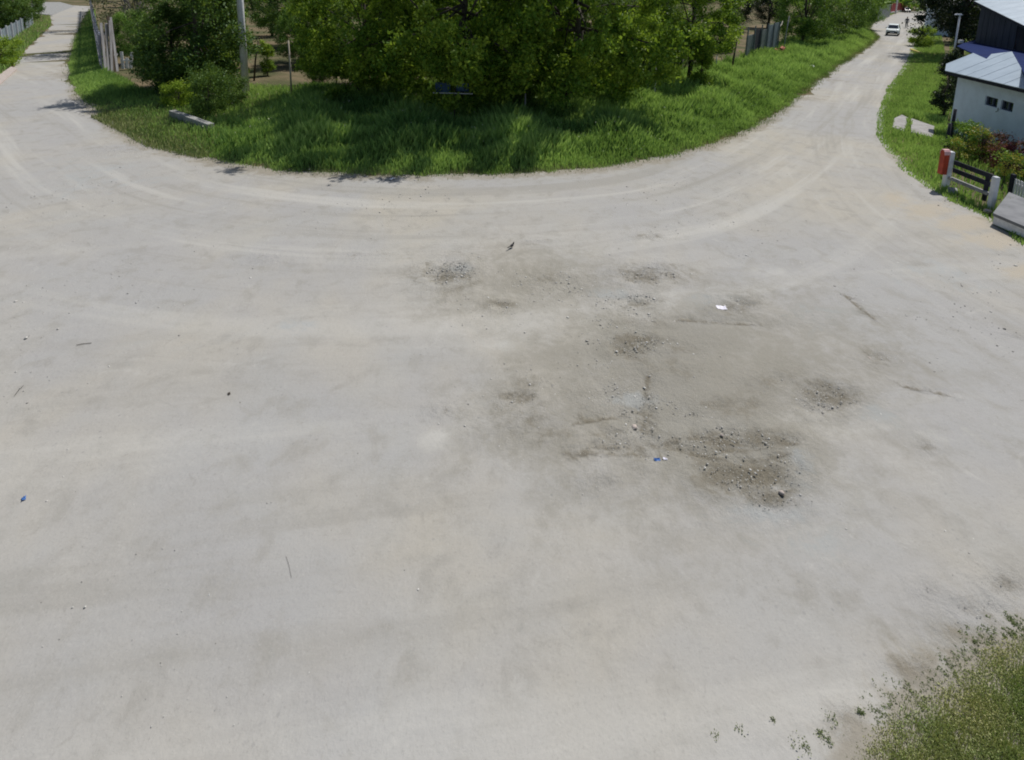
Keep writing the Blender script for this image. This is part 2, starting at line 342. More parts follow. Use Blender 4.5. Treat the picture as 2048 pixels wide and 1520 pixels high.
def blobs(P, lst):
    # P in world metres; blob radii given where the blob stands
    r = np.zeros(len(P))
    for u, v, ru, rv, a in lst:
        c = at(u, v); e = at(u+ru, v); g = at(u, v-rv); h = at(u, v+rv)
        ax = np.array([e.x-c.x, e.y-c.y]); ay = np.array([(g.x-h.x)/2, (g.y-h.y)/2])
        Mx = np.linalg.inv(np.array([ax, ay]).T); q = (P-np.array([c.x, c.y])) @ Mx.T
        r = np.maximum(r, a*np.exp(-.9*(q**2).sum(1)))
    return r
TR1 = px([(-260, 60), (40, 215), (130, 320), (300, 405), (600, 448), (900, 455), (1200, 438), (1430, 395), (1600, 295), (1715, 175), (1790, 85), (1815, 45)])
TR2 = px([(1800, 70), (1720, 170), (1690, 250), (1705, 330), (1790, 430), (1930, 520), (2150, 640), (2500, 820)])
TR3 = px([(-900, 1500), (0, 1340), (1000, 1190), (2048, 1010), (3200, 860)])
def smooth_line(L, k=3):
    for _ in range(k):
        o = [L[0]]
        for a, b in zip(L[:-1], L[1:]): o += [a.lerp(b, .25), a.lerp(b, .75)]
        L = o + [L[-1]]
    return L
TR1, TR2, TR3 = smooth_line(TR1), smooth_line(TR2), smooth_line(TR3)
def scatter(x0, x1, y0, y1, step):
    xs = np.arange(x0, x1, step); ys = np.arange(y0, y1, step); X, Y = np.meshgrid(xs, ys); Q = np.stack([X.ravel(), Y.ravel()], 1)
    return Q + RNG.uniform(-.3, .3, Q.shape)*step
A = scatter(-50, 42, -4, 26, .42)
B = scatter(-9, 12, 3, 17, .16)
C = scatter(-90, 150, 26, 210, 2.2)
RUTS = [px(q) for q in ([(1130, 907), (1250, 905), (1330, 912)], [(1296, 750), (1287, 830), (1280, 888)], [(1180, 893), (1300, 884), (1400, 872), (1445, 858)], [(1430, 900), (1520, 893), (1600, 882)], [(1330, 884), (1400, 908), (1480, 918), (1580, 908)], [(1150, 845), (1230, 832), (1280, 820)], [(1690, 590), (1750, 640)], [(1960, 655), (2048, 668)], [(1800, 770), (1900, 790)], [(1560, 985), (1585, 978)], [(1350, 640), (1520, 650)])]
def rutf(P): return np.max([np.exp(-(dist_line(P, L)/.045)**2) for L in RUTS], 0)
D = scatter(-2.5, 7.5, 3.5, 12, .055); D = D[(blobs(D, DAMP) > .3) | (rutf(D) > .1)]
Pt = np.concatenate([A, B, C, D]); Pt = Pt[inpoly(Pt, poly_np)]
dl = dist_line(Pt, list(poly_np) + [poly_np[0]]); Pt = Pt[dl > .05]
nb = len(road_poly)
vin = [Vector((p.x, p.y)) for p in road_poly] + [Vector((float(a), float(b))) for a, b in Pt]
ov, oe, of, *_ = delaunay_2d_cdt(vin, [(i, (i+1) % nb) for i in range(nb)], [], 1, 1e-4)
V2 = np.array([(p.x, p.y) for p in ov]); tri = np.array([f for f in of if len(f) == 3])
cen = V2[tri].mean(1); tri = tri[inpoly(cen, poly_np)]
dl = dist_line(V2, list(poly_np) + [poly_np[0]])
damp = blobs(V2, DAMP)
z = .012*np.sin(V2[:, 0]*.8+1)*np.sin(V2[:, 1]*.6) + .008*np.sin(V2[:, 0]*2.3)*np.sin(V2[:, 1]*2.9+2)
from mathutils import noise as mn
rut = rutf(V2); nearv = np.where((V2[:, 1] < 16) & (np.abs(V2[:, 0]) < 14))[0]; fr = np.zeros(len(V2))
for i in nearv: q_ = Vector((V2[i, 0]*2.6, V2[i, 1]*2.6, 0)); fr[i] = mn.fractal(q_, .8, 2.1, 5)
z += -.05*np.clip(damp-.3, 0, 1) - .025*rut + fr*(.004+.030*np.clip(damp-.15, 0, .8)) + .012*np.exp(-((damp-.42)/.1)**2)
z = np.maximum(z, np.where(dl > .3, -.043, -.2)); damp = np.maximum(damp, rut*.95)
z -= .055*np.clip(1-dl/.45, 0, 1)**2
me = npmesh('gravel_road', np.column_stack([V2, z]), tri, M['road'], smooth=True)
ta, sa = dist_line(V2, TR1, True); tb, sb = dist_line(V2, TR2, True); tc_, sc_ = dist_line(V2, TR3, True)
far = np.clip((V2[:, 1]-6)/6, 0, 1)
at_ = {'damp': damp, 'broad': blobs(V2, BROAD), 'light': blobs(V2, LIGHT), 'blue': blobs(V2, BLUE), 'sand': blobs(V2, SAND),
       'edge': np.exp(-(dist_line(V2, [tuple(p) for p in verge_w])/.5)**2)*.95 + np.exp(-(dist_line(V2, [tuple(p) for p in near_w])/.34)**2)*.75 + np.where(inpoly(V2, np.array([tuple(p)[:2] for p in near_w+[Vector((.9, 1.2)), Vector((5.2, 2.4)), Vector((5.2, 3.6))]])), .75, 0) + np.exp(-(dist_line(V2, [tuple(p) for p in right_w])/.3)**2)*.6,
       't1': ta, 's1': sa, 'w1': np.exp(-(ta/4.5)**2), 't2': tb, 's2': sb, 'w2': np.exp(-(tb/3.0)**2)*.8, 't3': tc_, 's3': sc_, 'w3': np.exp(-(tc_/7.0)**2)*.9}
for k, a in at_.items():
    q = me.attributes.new(k, 'FLOAT', 'POINT'); q.data.foreach_set('value', a.astype(np.float32))
tag(link('gravel_road', me), kind='structure')

# ---------------------------------------------------------------- loose stones
def ico():
    p = (1+5**.5)/2
    v = np.array([(-1, p, 0), (1, p, 0), (-1, -p, 0), (1, -p, 0), (0, -1, p), (0, 1, p), (0, -1, -p), (0, 1, -p), (p, 0, -1), (p, 0, 1), (-p, 0, -1), (-p, 0, 1)], float)
    f = np.array([(0, 11, 5), (0, 5, 1), (0, 1, 7), (0, 7, 10), (0, 10, 11), (1, 5, 9), (5, 11, 4), (11, 10, 2), (10, 7, 6), (7, 1, 8), (3, 9, 4), (3, 4, 2), (3, 2, 6), (3, 6, 8), (3, 8, 9), (4, 9, 5), (2, 4, 11), (6, 2, 10), (8, 6, 7), (9, 8, 1)])
    return v/np.linalg.norm(v[0]), f
IV, IF = ico()
def stones_mesh(name, P, S, mat, flat=.42):
    n = len(P); co = np.repeat(IV[None], n, 0)*(1+RNG.uniform(-.28, .28, (n, 12, 1)))
    co *= np.stack([S, S*RNG.uniform(.6, 1, n), S*flat*RNG.uniform(.6, 1.1, n)], 1)[:, None, :]
    a = RNG.uniform(0, 6.28, n); c, s = np.cos(a)[:, None], np.sin(a)[:, None]
    x = co[:, :, 0]*c-co[:, :, 1]*s; y = co[:, :, 0]*s+co[:, :, 1]*c
    co = np.stack([x, y, co[:, :, 2]], 2) + np.concatenate([P, (S*.15)[:, None]], 1)[:, None, :]
    f = (IF[None] + (np.arange(n)*12)[:, None, None]).reshape(-1, 3)
    return npmesh(name, co.reshape(-1, 3), f, mat, np.repeat(RNG.uniform(0, 1, n), 20))
def tintmat(name, c1, c2):
    mt, t, p = newmat(name); t.links.new(mixc(t, attr(t, 'tint'), c1, c2), p.inputs['Base Color']); p.inputs['Roughness'].default_value = .9; return mt
M['pebble'] = tintmat('mixed road pebbles', (.22, .21, .19), (.52, .51, .48))
Q = RNG.uniform((-3, 3.6), (8, 14), (190000, 2)); wq = blobs(Q, DAMP)*.62 + blobs(Q, BLUE)*.45 + blobs(Q, BROAD)*.16 + .30*np.sin(Q[:, 0]*5.3+np.sin(Q[:, 1]*3)*2)*np.sin(Q[:, 1]*6.1+1)*blobs(Q, BROAD)
Q = Q[RNG.uniform(0, 1, len(Q)) < np.clip(wq-.22, 0, 1)*.75]
Q2 = RNG.uniform((-12, 3), (14, 16), (8000, 2)); Q2 = Q2[inpoly(Q2, poly_np)]
Q3 = []
for p in near_w + verge_w[::2] + right_w[::3]:
    for _ in range(2): Q3.append((p[0]+random.gauss(0, .18), p[1]+random.gauss(0, .18)))
Q = np.concatenate([Q, Q2, np.array(Q3)]); S = RNG.lognormal(math.log(.0055), .5, len(Q)).clip(.003, .021)*np.clip(Q[:, 1]/6, .6, 1.5)
me = stones_mesh('gravel', Q, S, M['pebble']); o = tag(link('gravel', me), kind='stuff', label='loose pebbles and grit scattered over the road and its potholes')
o.location.z = -.006
for u, v, s, mt, lab in ((1268, 852, .042, 'pink_stone', 'pinkish broken stone standing above the dark rut in the road'), (1563, 984, .035, 'pink_stone', 'pale stone at the lower right rim of the big pothole'),
                         (417, 1190, .02, 'stone', 'flat grey stone on the smooth dust near the lower left'), (408, 1306, .014, 'stone', 'rounded dark stone below the flat grey one'), (1904, 384, .16, 'stone', 'rough block of stone beside the post with the red box'),
                         (1975, 424, .14, 'pink_stone', 'rough block of stone below the second fence post'), (1444, 868, .024, 'pink_stone', 'small pale stone on the sandy patch above the ruts'), (1740, 715, .03, 'pink_stone', 'pale stone in the small shallow pothole at right')):
    c = at(u, v); me = stones_mesh('stone', np.array([[0., 0.]]), np.array([s]), M[mt], .7)
    tag(link('stone', me, None, (c.x, c.y, s*.1-.02)), lab, 'stone', 'larger stones lying on the road')

# ---------------------------------------------------------------- grass
def nearc(P): return RNG.uniform(0, 1, len(P)) < np.clip(26/(P[:, 1]+1e-3), .12, 1)**2
def blades(name, poly, dens, hfun, mat, width=.02, lean=.38, tintf=None, cull=None, lab=''):
    pn = np.array([(p[0], p[1]) for p in poly]); lo, hi = pn.min(0), pn.max(0)
    out = []; nbnd = max(1, int((hi[1]-lo[1])/1.5)); ed = np.roll(pn, -1, 0); ys = np.linspace(lo[1], hi[1], nbnd+1)
    for ya, yb in zip(ys[:-1], ys[1:]):
        k = ~(((pn[:, 1] < ya) & (ed[:, 1] < ya)) | ((pn[:, 1] > yb) & (ed[:, 1] > yb)))
        if not k.any(): continue
        A_, B_ = pn[k], ed[k]; dy = np.where(abs(B_[:, 1]-A_[:, 1]) < 1e-9, 1e-9, B_[:, 1]-A_[:, 1])
        xs = np.concatenate([A_[:, 0]+(B_[:, 0]-A_[:, 0])*np.clip((yy_-A_[:, 1])/dy, 0, 1) for yy_ in (ya, yb)]); xa, xb = xs.min(), xs.max()
        fade = 1.0 if cull is not nearc else float(np.clip(26/(ya+1e-3), .12, 1)**2)
        n = int((xb-xa)*(yb-ya)*dens*fade); Q_ = np.column_stack([RNG.uniform(xa, xb, n), RNG.uniform(ya, yb, n)])
        if cull is not None and cull is not nearc: Q_ = Q_[cull(Q_)]
        out.append(Q_[inpoly_b(Q_, A_, B_)])
    P = np.concatenate(out)
    h = hfun(P); k = h > .015; P = P[k]; h = h[k]; n = len(P)
    h = h*RNG.uniform(.55, 1.15, n); a = RNG.uniform(0, 6.283, n); w_ = width*RNG.uniform(.6, 1.4, n)
    la = RNG.uniform(0, 6.283, n); ln = h*RNG.uniform(.03, lean, n)
    dx, dy = np.cos(a)*w_/2, np.sin(a)*w_/2; lx, ly = np.cos(la)*ln, np.sin(la)*ln; z0 = np.full(n, -.05)
    b1 = np.stack([P[:, 0]-dx, P[:, 1]-dy, z0], 1); b2 = np.stack([P[:, 0]+dx, P[:, 1]+dy, z0], 1)
    tip = np.stack([P[:, 0]+lx, P[:, 1]+ly, h*.95], 1)
    mid = np.stack([P[:, 0]+lx*.3, P[:, 1]+ly*.3, h*.6], 1)
    m1 = mid + np.stack([dx*.8, dy*.8, 0*h], 1)
    co = np.stack([b1, b2, m1, tip], 1).reshape(-1, 3)
    i = np.arange(n)*4; f = np.stack([np.stack([i, i+1, i+2], 1), np.stack([i, i+2, i+3], 1)], 1).reshape(-1, 3)
    cl = np.sin(P[:, 0]*1.3+2)*np.sin(P[:, 1]*1.1) * .2 + np.sin(P[:, 0]*4.1)*np.sin(P[:, 1]*3.7+1)*.12
    tn = np.clip((tintf(P) if tintf else .45)+cl+RNG.normal(0, .2, n), 0, 1)
    o = link(name, npmesh(name, co, f, M[mat], np.repeat(tn, 2))); return tag(o, kind='stuff', label=lab or None)
vl = [tuple(p) for p in verge_w[::3]]
inner = [(1700, 30), (1560, 95), (1470, 130), (1300, 175), (1100, 190), (900, 190), (700, 190), (560, 175), (480, 170), (360, 190), (290, 180), (215, 150), (205, 110), (195, 60), (190, 20)]
verge_zone = verge_w + [Vector(p[:2]) for p in px(inner)]
def hv(P):
    d = dist_line(P, vl); n_ = .5+.5*np.sin(P[:, 0]*1.7+np.sin(P[:, 1]*1.3)*2)*np.sin(P[:, 1]*1.9+1)
    h = .06 + .85*np.clip((d-.15)/1.7, 0, 1)*(.4+.8*n_)
    left = 1/(1+np.exp((P[:, 0]+9.5)/.8)); h = h*(1-left) + left*np.minimum(h, .06+.16*np.clip(d/1.5, 0, 1))
    fray = .16+.26*np.sin(P[:, 0]*2.3+np.sin(P[:, 0]*.9)*2)*np.sin(P[:, 1]*2.9+1)+.1*np.sin(P[:, 0]*9+P[:, 1]*6); h = np.where(d < fray+.5*RNG.uniform(0, 1, len(P))**2, 0, h)
    h = np.where((left > .5) & (P[:, 0] > -19) & (RNG.uniform(0, 1, len(P)) < .72), 0, h)
    # the strip before the paling fence grows knee high again
    st = 1/(1+np.exp((P[:, 0]+19.5)/.8)); h = h*(1-st)+st*(.1+.3*np.clip(d/1.5, 0, 1))
    return h
def tv(P):
    left = np.exp(-((P[:, 0]+12.5)/3.5)**2)*np.exp(-(np.clip(dist_line(P, vl)-0, 0, 9)/2.6)**2)
    return .48+.25*left+.45*np.sin(P[:, 0]*.9+1)*np.sin(P[:, 1]*.8)
blades('verge_grass', verge_zone, 720, hv, 'grass', .022, tintf=tv, cull=nearc, lab='tall green grass of the verge under the trees')
dryz = px([(180, 235), (250, 215), (350, 210), (420, 250), (440, 300), (400, 318), (340, 306), (290, 292), (240, 264)])
blades('dry_grass', dryz, 420, lambda P: .07+.13*RNG.uniform(0, 1, len(P)), 'grass_dry', .03, lab='short yellowed grass on the left corner of the verge')
fz = [p for p in offset(verge_w, -.35)[10:-30:2]] + [p for p in offset(verge_w, .8)[10:-30:2]][::-1]
def hfr(P):
    sd, _ = dist_line(P, vl, True); k = RNG.uniform(0, 1, len(P)) < np.clip(.5+sd/.5, .03, .9)*(.5+.5*(np.sin(P[:, 0]*3.1+2*np.sin(P[:, 1]*2))*np.sin(P[:, 1]*5+P[:, 0]) > -.35))
    return np.where(k, .035+.07*RNG.uniform(0, 1, len(P)), 0)
blades('fringe_grass', fz, 420, hfr, 'grass_dry', .018, tintf=lambda P: .25+.3*np.sin(P[:, 0]*1.1), lab='short trodden grass fraying on to the road rim')
rz = right_w + [Vector(p[:2]) for p in px([(2048, 460), (1990, 425), (1895, 372), (1893, 300), (1893, 120), (1880, 60), (1880, 30)])]
rl = [tuple(p) for p in right_w[::2]]
SLABS = (((1789, 236), (1804, 229), (1818, 236), (1808, 262), (1785, 254)), ((1822, 236), (1869, 252), (1866, 274), (1822, 264)))
slabn = [np.array([tuple(p)[:2] for p in px(q)]) for q in SLABS]
blades('roadside_grass', rz, 420, lambda P: np.where(inpoly(P, slabn[0]) | inpoly(P, slabn[1]), 0, 1)*(.05+.16*np.clip(dist_line(P, rl)/1.0, 0, 1))*(1+.5*np.sin(P[:, 0]*2)*np.sin(P[:, 1]*2)), 'grass', .026, tintf=lambda P: .5, cull=nearc, lab='short green grass between the right road and the white house')
blades('yard_grass', px([(2048, 462), (1985, 424), (1893, 374), (1893, 250), (1900, 60), (1990, 30), (2200, 200), (2300, 500)]), 90, lambda P: .12+.2*RNG.uniform(0, 1, len(P)), 'grass', .03, tintf=lambda P: .3, cull=nearc, lab='rough grass in the yard behind the low fence')
lz = [Vector(p[:2]) for p in px([(0, 152), (20, 134), (60, 90), (104, 50), (100, 32), (62, 28), (40, 40), (-10, 60), (-80, 90), (-80, 170)])]
blades('left_verge_grass', lz, 120, lambda P: .12+.2*RNG.uniform(0, 1, len(P)), 'grass', .045, tintf=lambda P: .45, cull=nearc, lab='green verge grass left of the far left road')
nz = near_w + [Vector((.9, 1.2)), Vector((3.2, 1.6)), Vector((5.2, 2.4)), Vector((5.2, 3.6))]
nl = [tuple(p) for p in near_w]
# broad weed leaves mixed in the verge
def leaves(P, size, droop=0.0, up=.0):
    n = len(P); d = RNG.normal(0, 1, (n, 3)); d[:, 2] += up; d /= np.linalg.norm(d, axis=1)[:, None]
    e = np.cross(d, RNG.normal(0, 1, (n, 3))); e /= np.linalg.norm(e, axis=1)[:, None]
    s = (size*RNG.uniform(.6, 1.35, n))[:, None]; a = P - d*s*.5; b = P + d*s*.5
    nn = np.cross(d, e); l = P + e*s*.3 + nn*s*.08; r_ = P - e*s*.3 + nn*s*.08
    co = np.stack([a, r_, b, l], 1).reshape(-1, 3); i = np.arange(n)*4
    return co, np.stack([i, i+1, i+2, i+3], 1)
pn = np.array([tuple(p)[:2] for p in verge_zone]); W = RNG.uniform((pn[:, 0].min(), pn[:, 1].min()), (30, 45), (90000, 2)); W = W[inpoly(W, pn)]; W = W[nearc(W)]
cl = np.sin(W[:, 0]*2.1+np.sin(W[:, 1]*1.7)*1.5)*np.sin(W[:, 1]*2.6); W = W[cl > .15]; hh = hv(W)*RNG.uniform(.2, .95, len(W))
co, f = leaves(np.column_stack([W, hh]), .075, up=.5)
tag(link('verge_weeds', npmesh('verge_weeds', co, f, M['leaf_mid'], RNG.uniform(0, .9, len(f)))), kind='stuff', label='broad leaved weeds among the tall verge grass')
# lower right corner: a mat of small leaves with thin blades
def sc_mat(n, cullf):
    P = RNG.uniform((.9, 1.2), (5.3, 5.0), (n, 2)); P = P[inpoly(P, np.array([tuple(p)[:2] for p in nz]))]; d = dist_line(P, nl); return P[cullf(P, d)], None
f1 = lambda P, d: RNG.uniform(0, 1, len(P)) < np.clip((d+.03)/.22, .06, 1)*(.4+.6*(np.sin(P[:, 0]*17+np.sin(P[:, 1]*11)*2)*np.sin(P[:, 1]*19) > -.3))
P, _ = sc_mat(760000, f1); d = dist_line(P, nl)
gt = lambda P, d: np.clip(.75-.45*np.clip(d/.9, 0, 1)+.25*np.sin(P[:, 0]*6+1)*np.sin(P[:, 1]*7)+RNG.normal(0, .11, len(P)), 0, 1)
co, f = leaves(np.column_stack([P, -.004+.03*RNG.uniform(0, 1, len(P))*np.clip(d/.3, .2, 1)]), .0125, up=1.0)
tag(link('near_clover', npmesh('near_clover', co, f, M['near_grass'], gt(P, d))), kind='stuff', label='mat of clover and yellowing leaves in the lower right corner')
blades('near_grass', nz, 14000, lambda P: (.018+.055*np.clip(dist_line(P, nl)/.7, 0, 1)*(.4+.6*(np.sin(P[:, 0]*8+1)*np.sin(P[:, 1]*9+np.sin(P[:, 0]*5)) > -.2)))*(1+.3*np.sin(P[:, 0]*9)*np.sin(P[:, 1]*11)), 'near_grass', .005,
       tintf=lambda P: .85-.35*np.clip(dist_line(P, nl)/.9, 0, 1), cull=lambda P: RNG.uniform(0, 1, len(P)) < np.clip(dist_line(P, nl)/.28, .03, 1), lab='thin short grass in the lower right corner')
Wf = RNG.uniform((-14, 17), (14, 30), (2600, 2)); Wf = Wf[inpoly(Wf, pn)]; hf = hv(Wf); k = hf > .2; Wf = Wf[k]; hf = hf[k]
co, f = leaves(np.column_stack([Wf, hf*RNG.uniform(.8, 1.1, len(Wf))]), .05, up=2.0)
tag(link('verge_flowers', npmesh('verge_flowers', co, f, M['straw'], RNG.uniform(0, 1, len(f)))), kind='stuff', label='small pale flower heads and seed heads over the verge grass')
# weed tufts straying on to the dust
Wt = []
for _ in range(330):
    p = random.choice(near_w); c = Vector((p[0]-abs(random.gauss(0, .09))*.9+.02, p[1]+abs(random.gauss(0, .07))-.02)); k = random.randint(5, 22); r_ = random.uniform(.005, .018)
    Wt += [(c.x+random.gauss(0, r_), c.y+random.gauss(0, r_), abs(random.gauss(0, .006))-.012) for _ in range(k)]
for u, v, r_ in ((1667, 1442, .028), (1592, 1490, .035), (1640, 1470, .018), (1655, 1482, .02), (1720, 1425, .014), (1612, 1500, .02), (1430, 1470, .02), (1545, 1442, .012), (1480, 1462, .02)):
    c = at(u, v); Wt += [(c.x+random.gauss(0, r_), c.y+random.gauss(0, r_), abs(random.gauss(0, .012))) for _ in range(90)]
co, f = leaves(np.array(Wt), .014, up=.4)
tag(link('stray_weeds', npmesh('stray_weeds', co, f, M['weed'], RNG.uniform(0, 1, len(f)))), kind='stuff', label='tiny dark weed tufts along the crumbling road edge')

# ---------------------------------------------------------------- trees and shrubs
def crown_mesh(name, mat, h0, h1, rad, nleaf, size, ncl=120, cr=.5, seed=0, hollow=.55, lean=(0, 0), tb=.35):
    g = np.random.default_rng(seed); d = g.normal(0, 1, (ncl, 3)); d /= np.linalg.norm(d, axis=1)[:, None]
    rr = g.uniform(hollow, 1, ncl)**.6*(1+.22*np.sin(d[:, 0]*4+seed)*np.sin(d[:, 1]*5+d[:, 2]*3))
    hc = (h0+h1)/2; hr = (h1-h0)/2; d[:, 2] = np.sign(d[:, 2])*np.abs(d[:, 2])**.6; C = d*rr[:, None]*np.array([rad, rad, hr]) + np.array([lean[0], lean[1], hc])
    nw = g.uniform(.5, 1.5, ncl); idx = g.choice(ncl, nleaf, p=nw/nw.sum()); off = g.normal(0, 1, (nleaf, 3))*np.array([cr, cr, cr*.8])*g.uniform(.45, 1.1, (ncl,))[idx][:, None]*.62
    P = C[idx]+off; P[:, 2] = np.maximum(P[:, 2], h0*.6+.03)
    global RNG; sv = RNG; RNG = g; co, f = leaves(P, size, up=-.2); RNG = sv
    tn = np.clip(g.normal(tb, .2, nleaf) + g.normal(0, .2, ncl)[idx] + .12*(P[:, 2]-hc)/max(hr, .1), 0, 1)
    return npmesh(name, co, f, M[mat], tn), C
def trunk_mesh(name, mat, C, h0, h1, r=.16, nl=16, seed=0, lean=(0, 0)):
    g = random.Random(seed); mb = MB(); th = h0+(h1-h0)*.45
    wob = [(0, 0, -.1), (g.uniform(-.12, .12)+lean[0]*.2, g.uniform(-.12, .12), th*.35), (lean[0]*.5+g.uniform(-.2, .2), lean[1]*.5+g.uniform(-.2, .2), th*.7), (lean[0]*.8, lean[1]*.8, th), (lean[0], lean[1], h0+(h1-h0)*.85)]
    mb.tube(wob, [r*1.25, r, r*.8, r*.6, r*.12], 8)
    for i in range(nl):
        c = Vector(C[g.randrange(len(C))]); k = g.uniform(.35, .8); i0 = min(3, int(k*4)); q = Vector(wob[i0]).lerp(Vector(wob[i0+1]), k*4-i0)
        mid = q.lerp(c, .5)+Vector((g.uniform(-.2, .2), g.uniform(-.2, .2), g.uniform(.0, .35))); mb.tube([q, mid, c], [r*.34, r*.2, r*.05], 5)
    return mb.mesh(name, M[mat], True)
KIND = {}
def kind(key, name, mat, h0, h1, rad, nleaf, size, ncl, cr, seed, bark='bark', r=.16, nl=16, lean=(0, 0), tb=.35, hollow=.55):
    cm, C = crown_mesh('crown', mat, h0, h1, rad, nleaf, size, ncl, cr, seed, hollow, lean, tb)
    KIND[key] = (name, cm, trunk_mesh('trunk', bark, C, h0, h1, r, nl, seed, lean))
def plant(key, u, v, label, cat='tree', s=1.0, rz=None, group=None, dy=0.0, sz=None, part='crown'):
    nm, cm, tm = KIND[key]; p = at(u, v)
    e = empty(nm, (p.x, p.y+dy, -.04), rz if rz is not None else random.uniform(0, 6.28), label=label, cat=cat, group=group); e.scale = (s, s, sz or s)
    link('trunk' if cat == 'tree' else 'stem', tm, e); link('crown' if cat == 'tree' else 'foliage', cm, e); return e
kind('fa', 'walnut_tree', 'leaf_fresh', 1.2, 7.2, 3.7, 52000, .15, 320, .38, 1, lean=(0, -.3), r=.17)
kind('fb', 'walnut_tree', 'leaf_fresh', 1.0, 8.0, 4.2, 74000, .15, 420, .38, 2, lean=(.2, -.5), r=.20)
kind('fc', 'fruit_tree', 'leaf_fresh', 1.9, 6.6, 2.3, 22000, .135, 140, .34, 3, r=.12)
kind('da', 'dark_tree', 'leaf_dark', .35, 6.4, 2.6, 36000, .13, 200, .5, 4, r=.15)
kind('ma', 'green_tree', 'leaf_mid', .7, 7.5, 2.6, 24000, .15, 150, .6, 5, r=.16)
kind('mb', 'green_tree', 'leaf_mid', 1.0, 8.5, 3.2, 24000, .17, 130, .75, 6, r=.18)
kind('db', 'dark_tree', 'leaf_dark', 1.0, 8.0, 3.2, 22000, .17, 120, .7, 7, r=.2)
kind('ev', 'evergreen_tree', 'leaf_conifer', 1.2, 9.5, 3.0, 30000, .16, 170, .6, 8, r=.22)
kind('ol', 'dry_tree', 'leaf_olive', .6, 5.0, 1.8, 6500, .10, 80, .5, 9, 'pale_bark', r=.10, nl=24)
kind('wi', 'slender_tree', 'leaf_fresh', .3, 6.0, 1.1, 11000, .10, 90, .4, 10, r=.08, tb=.45)
kind('sh', 'shrub', 'leaf_dark', .1, 1.9, .9, 9000, .075, 70, .28, 11, r=.04, nl=10)
kind('sf', 'shrub', 'leaf_fresh', .05, 1.9, 1.0, 7000, .10, 60, .3, 12, r=.04, nl=10, tb=.6)
kind('cl', 'vine_shrub', 'leaf_fresh', .1, 3.2, .5, 9000, .10, 80, .22, 13, r=.05, nl=8)
kind('ga', 'garden_shrub', 'leaf_mid', .05, 1.1, .42, 1700, .06, 46, .12, 14, r=.02, nl=20, tb=.5)
kind('gr', 'garden_shrub', 'leaf_red', .05, 1.0, .45, 2600, .05, 40, .16, 15, r=.02, nl=10)
kind('gy', 'flowering_plant', 'flower_yellow', .2, .7, .28, 420, .04, 20, .1, 16, r=.012, nl=14)
kind('cy', 'slim_evergreen', 'leaf_conifer', .1, 3.0, .38, 7000, .08, 60, .2, 17, r=.05, nl=6)
kind('ba', 'bare_tree', 'leaf_olive', 1.2, 6.0, 1.8, 500, .06, 90, .4, 18, 'bark', r=.1, nl=80)

gA = 'leafy trees standing over the verge'
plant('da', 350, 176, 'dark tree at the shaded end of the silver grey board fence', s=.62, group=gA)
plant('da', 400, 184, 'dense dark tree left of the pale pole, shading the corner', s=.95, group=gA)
plant('wi', 440, 172, 'slender yellow green tree close to the left side of the pale pole', s=1.0, group=gA)
plant('fa', 722, 206, 'broad yellow green tree behind the pale stakes', s=.86, group=gA)
plant('fb', 915, 226, 'broad tree whose low crown hangs over the blue sign', s=1.0, sz=1.1, rz=.4, group=gA)
plant('fb', 1140, 236, 'broad tree with a long bare limb, right of the blue sign', s=1.0, sz=1.15, rz=2.6, group=gA)
plant('fc', 1375, 182, 'narrow yellow green tree behind the pair of thin grey posts', s=1.05, group=gA)
plant('ma', 455, 138, 'young green tree directly behind the pale pole', s=.52)
plant('ma', 604, 132, 'young green tree between the tallest pale stake and the broad tree', s=.5)
plant('ma', 270, 128, 'young green tree at the end of the silver grey board fence', s=.42)
plant('sf', 360, 214, 'sprawling light green bush in the dark corner', 'bush', s=.6)
plant('sh', 462, 214, 'low bush in the grass at the left foot of the pale pole', 'bush', s=.7)
plant('cl', 536, 150, 'small leafy bush right of the dark leaning stake', 'bush', s=.6)
plant('sh', 640, 168, 'low bush between the tallest pale stake and the broad tree', 'bush', s=.8)
plant('sh', 420, 236, 'round dark bush beside the concrete beam', 'bush', s=.8, sz=1.0)
plant('cl', 1398, 196, 'tall creeper shrub rising from the grass right of the thin grey posts', 'bush', s=.9)
plant('sf', 6, 130, 'bright yellow green bush at the left edge of the picture', 'bush', s=.85)
gB = 'trees in the plot behind the verge'
for k, u, v, s, lab in (('ma', 545, 72, .75, 'green tree in the gap right of the pale pole'), ('da', 1440, 100, .6, 'low dark tree left of the straw coloured clearing'), ('db', 430, 60, .9, 'dark tree behind the slender tree by the pole'), ('db', 505, 20, .9, 'dark tree far behind, seen beside the pale pole'), ('db', 600, 92, .8, 'dark tree added for shade behind the tallest pale stake'), ('db', 810, 105, 1.0, 'dark tree in the gap between the two leftmost broad trees'), ('da', 1040, 115, 1.2, 'dark tree hidden mostly by the low crown over the blue sign'),  # tree behind the tallest pale stake is added to shade the gap
                        ('db', 1255, 108, .95, 'dark tree behind the thin grey posts, on their left'), ('db', 1345, 96, .8, 'dark tree behind the narrow yellow green tree'), ('ev', 1470, 62, .8, 'blackish tree left of the sheet fence'), ('ev', 1535, 56, .8, 'blackish tree above the sheet fence'),
                        ('ma', 700, 60, 1.0, 'mid green tree behind the broad tree near the stakes'), ('mb', 910, 58, 1.0, 'mid green tree deep in the plot'), ('mb', 1130, 55, 1.1, 'mid green tree behind the tree with the bare limb'), ('mb', 300, 14, .8, 'green tree at the skyline left of the dark corner tree'), ('ma', 248, 2, .8, 'small green tree at the skyline beyond the paling fence'), ('ma', 410, 72, .9, 'green tree behind the dense dark corner tree')):
    plant(k, u, v, lab, s=s, group=gB)
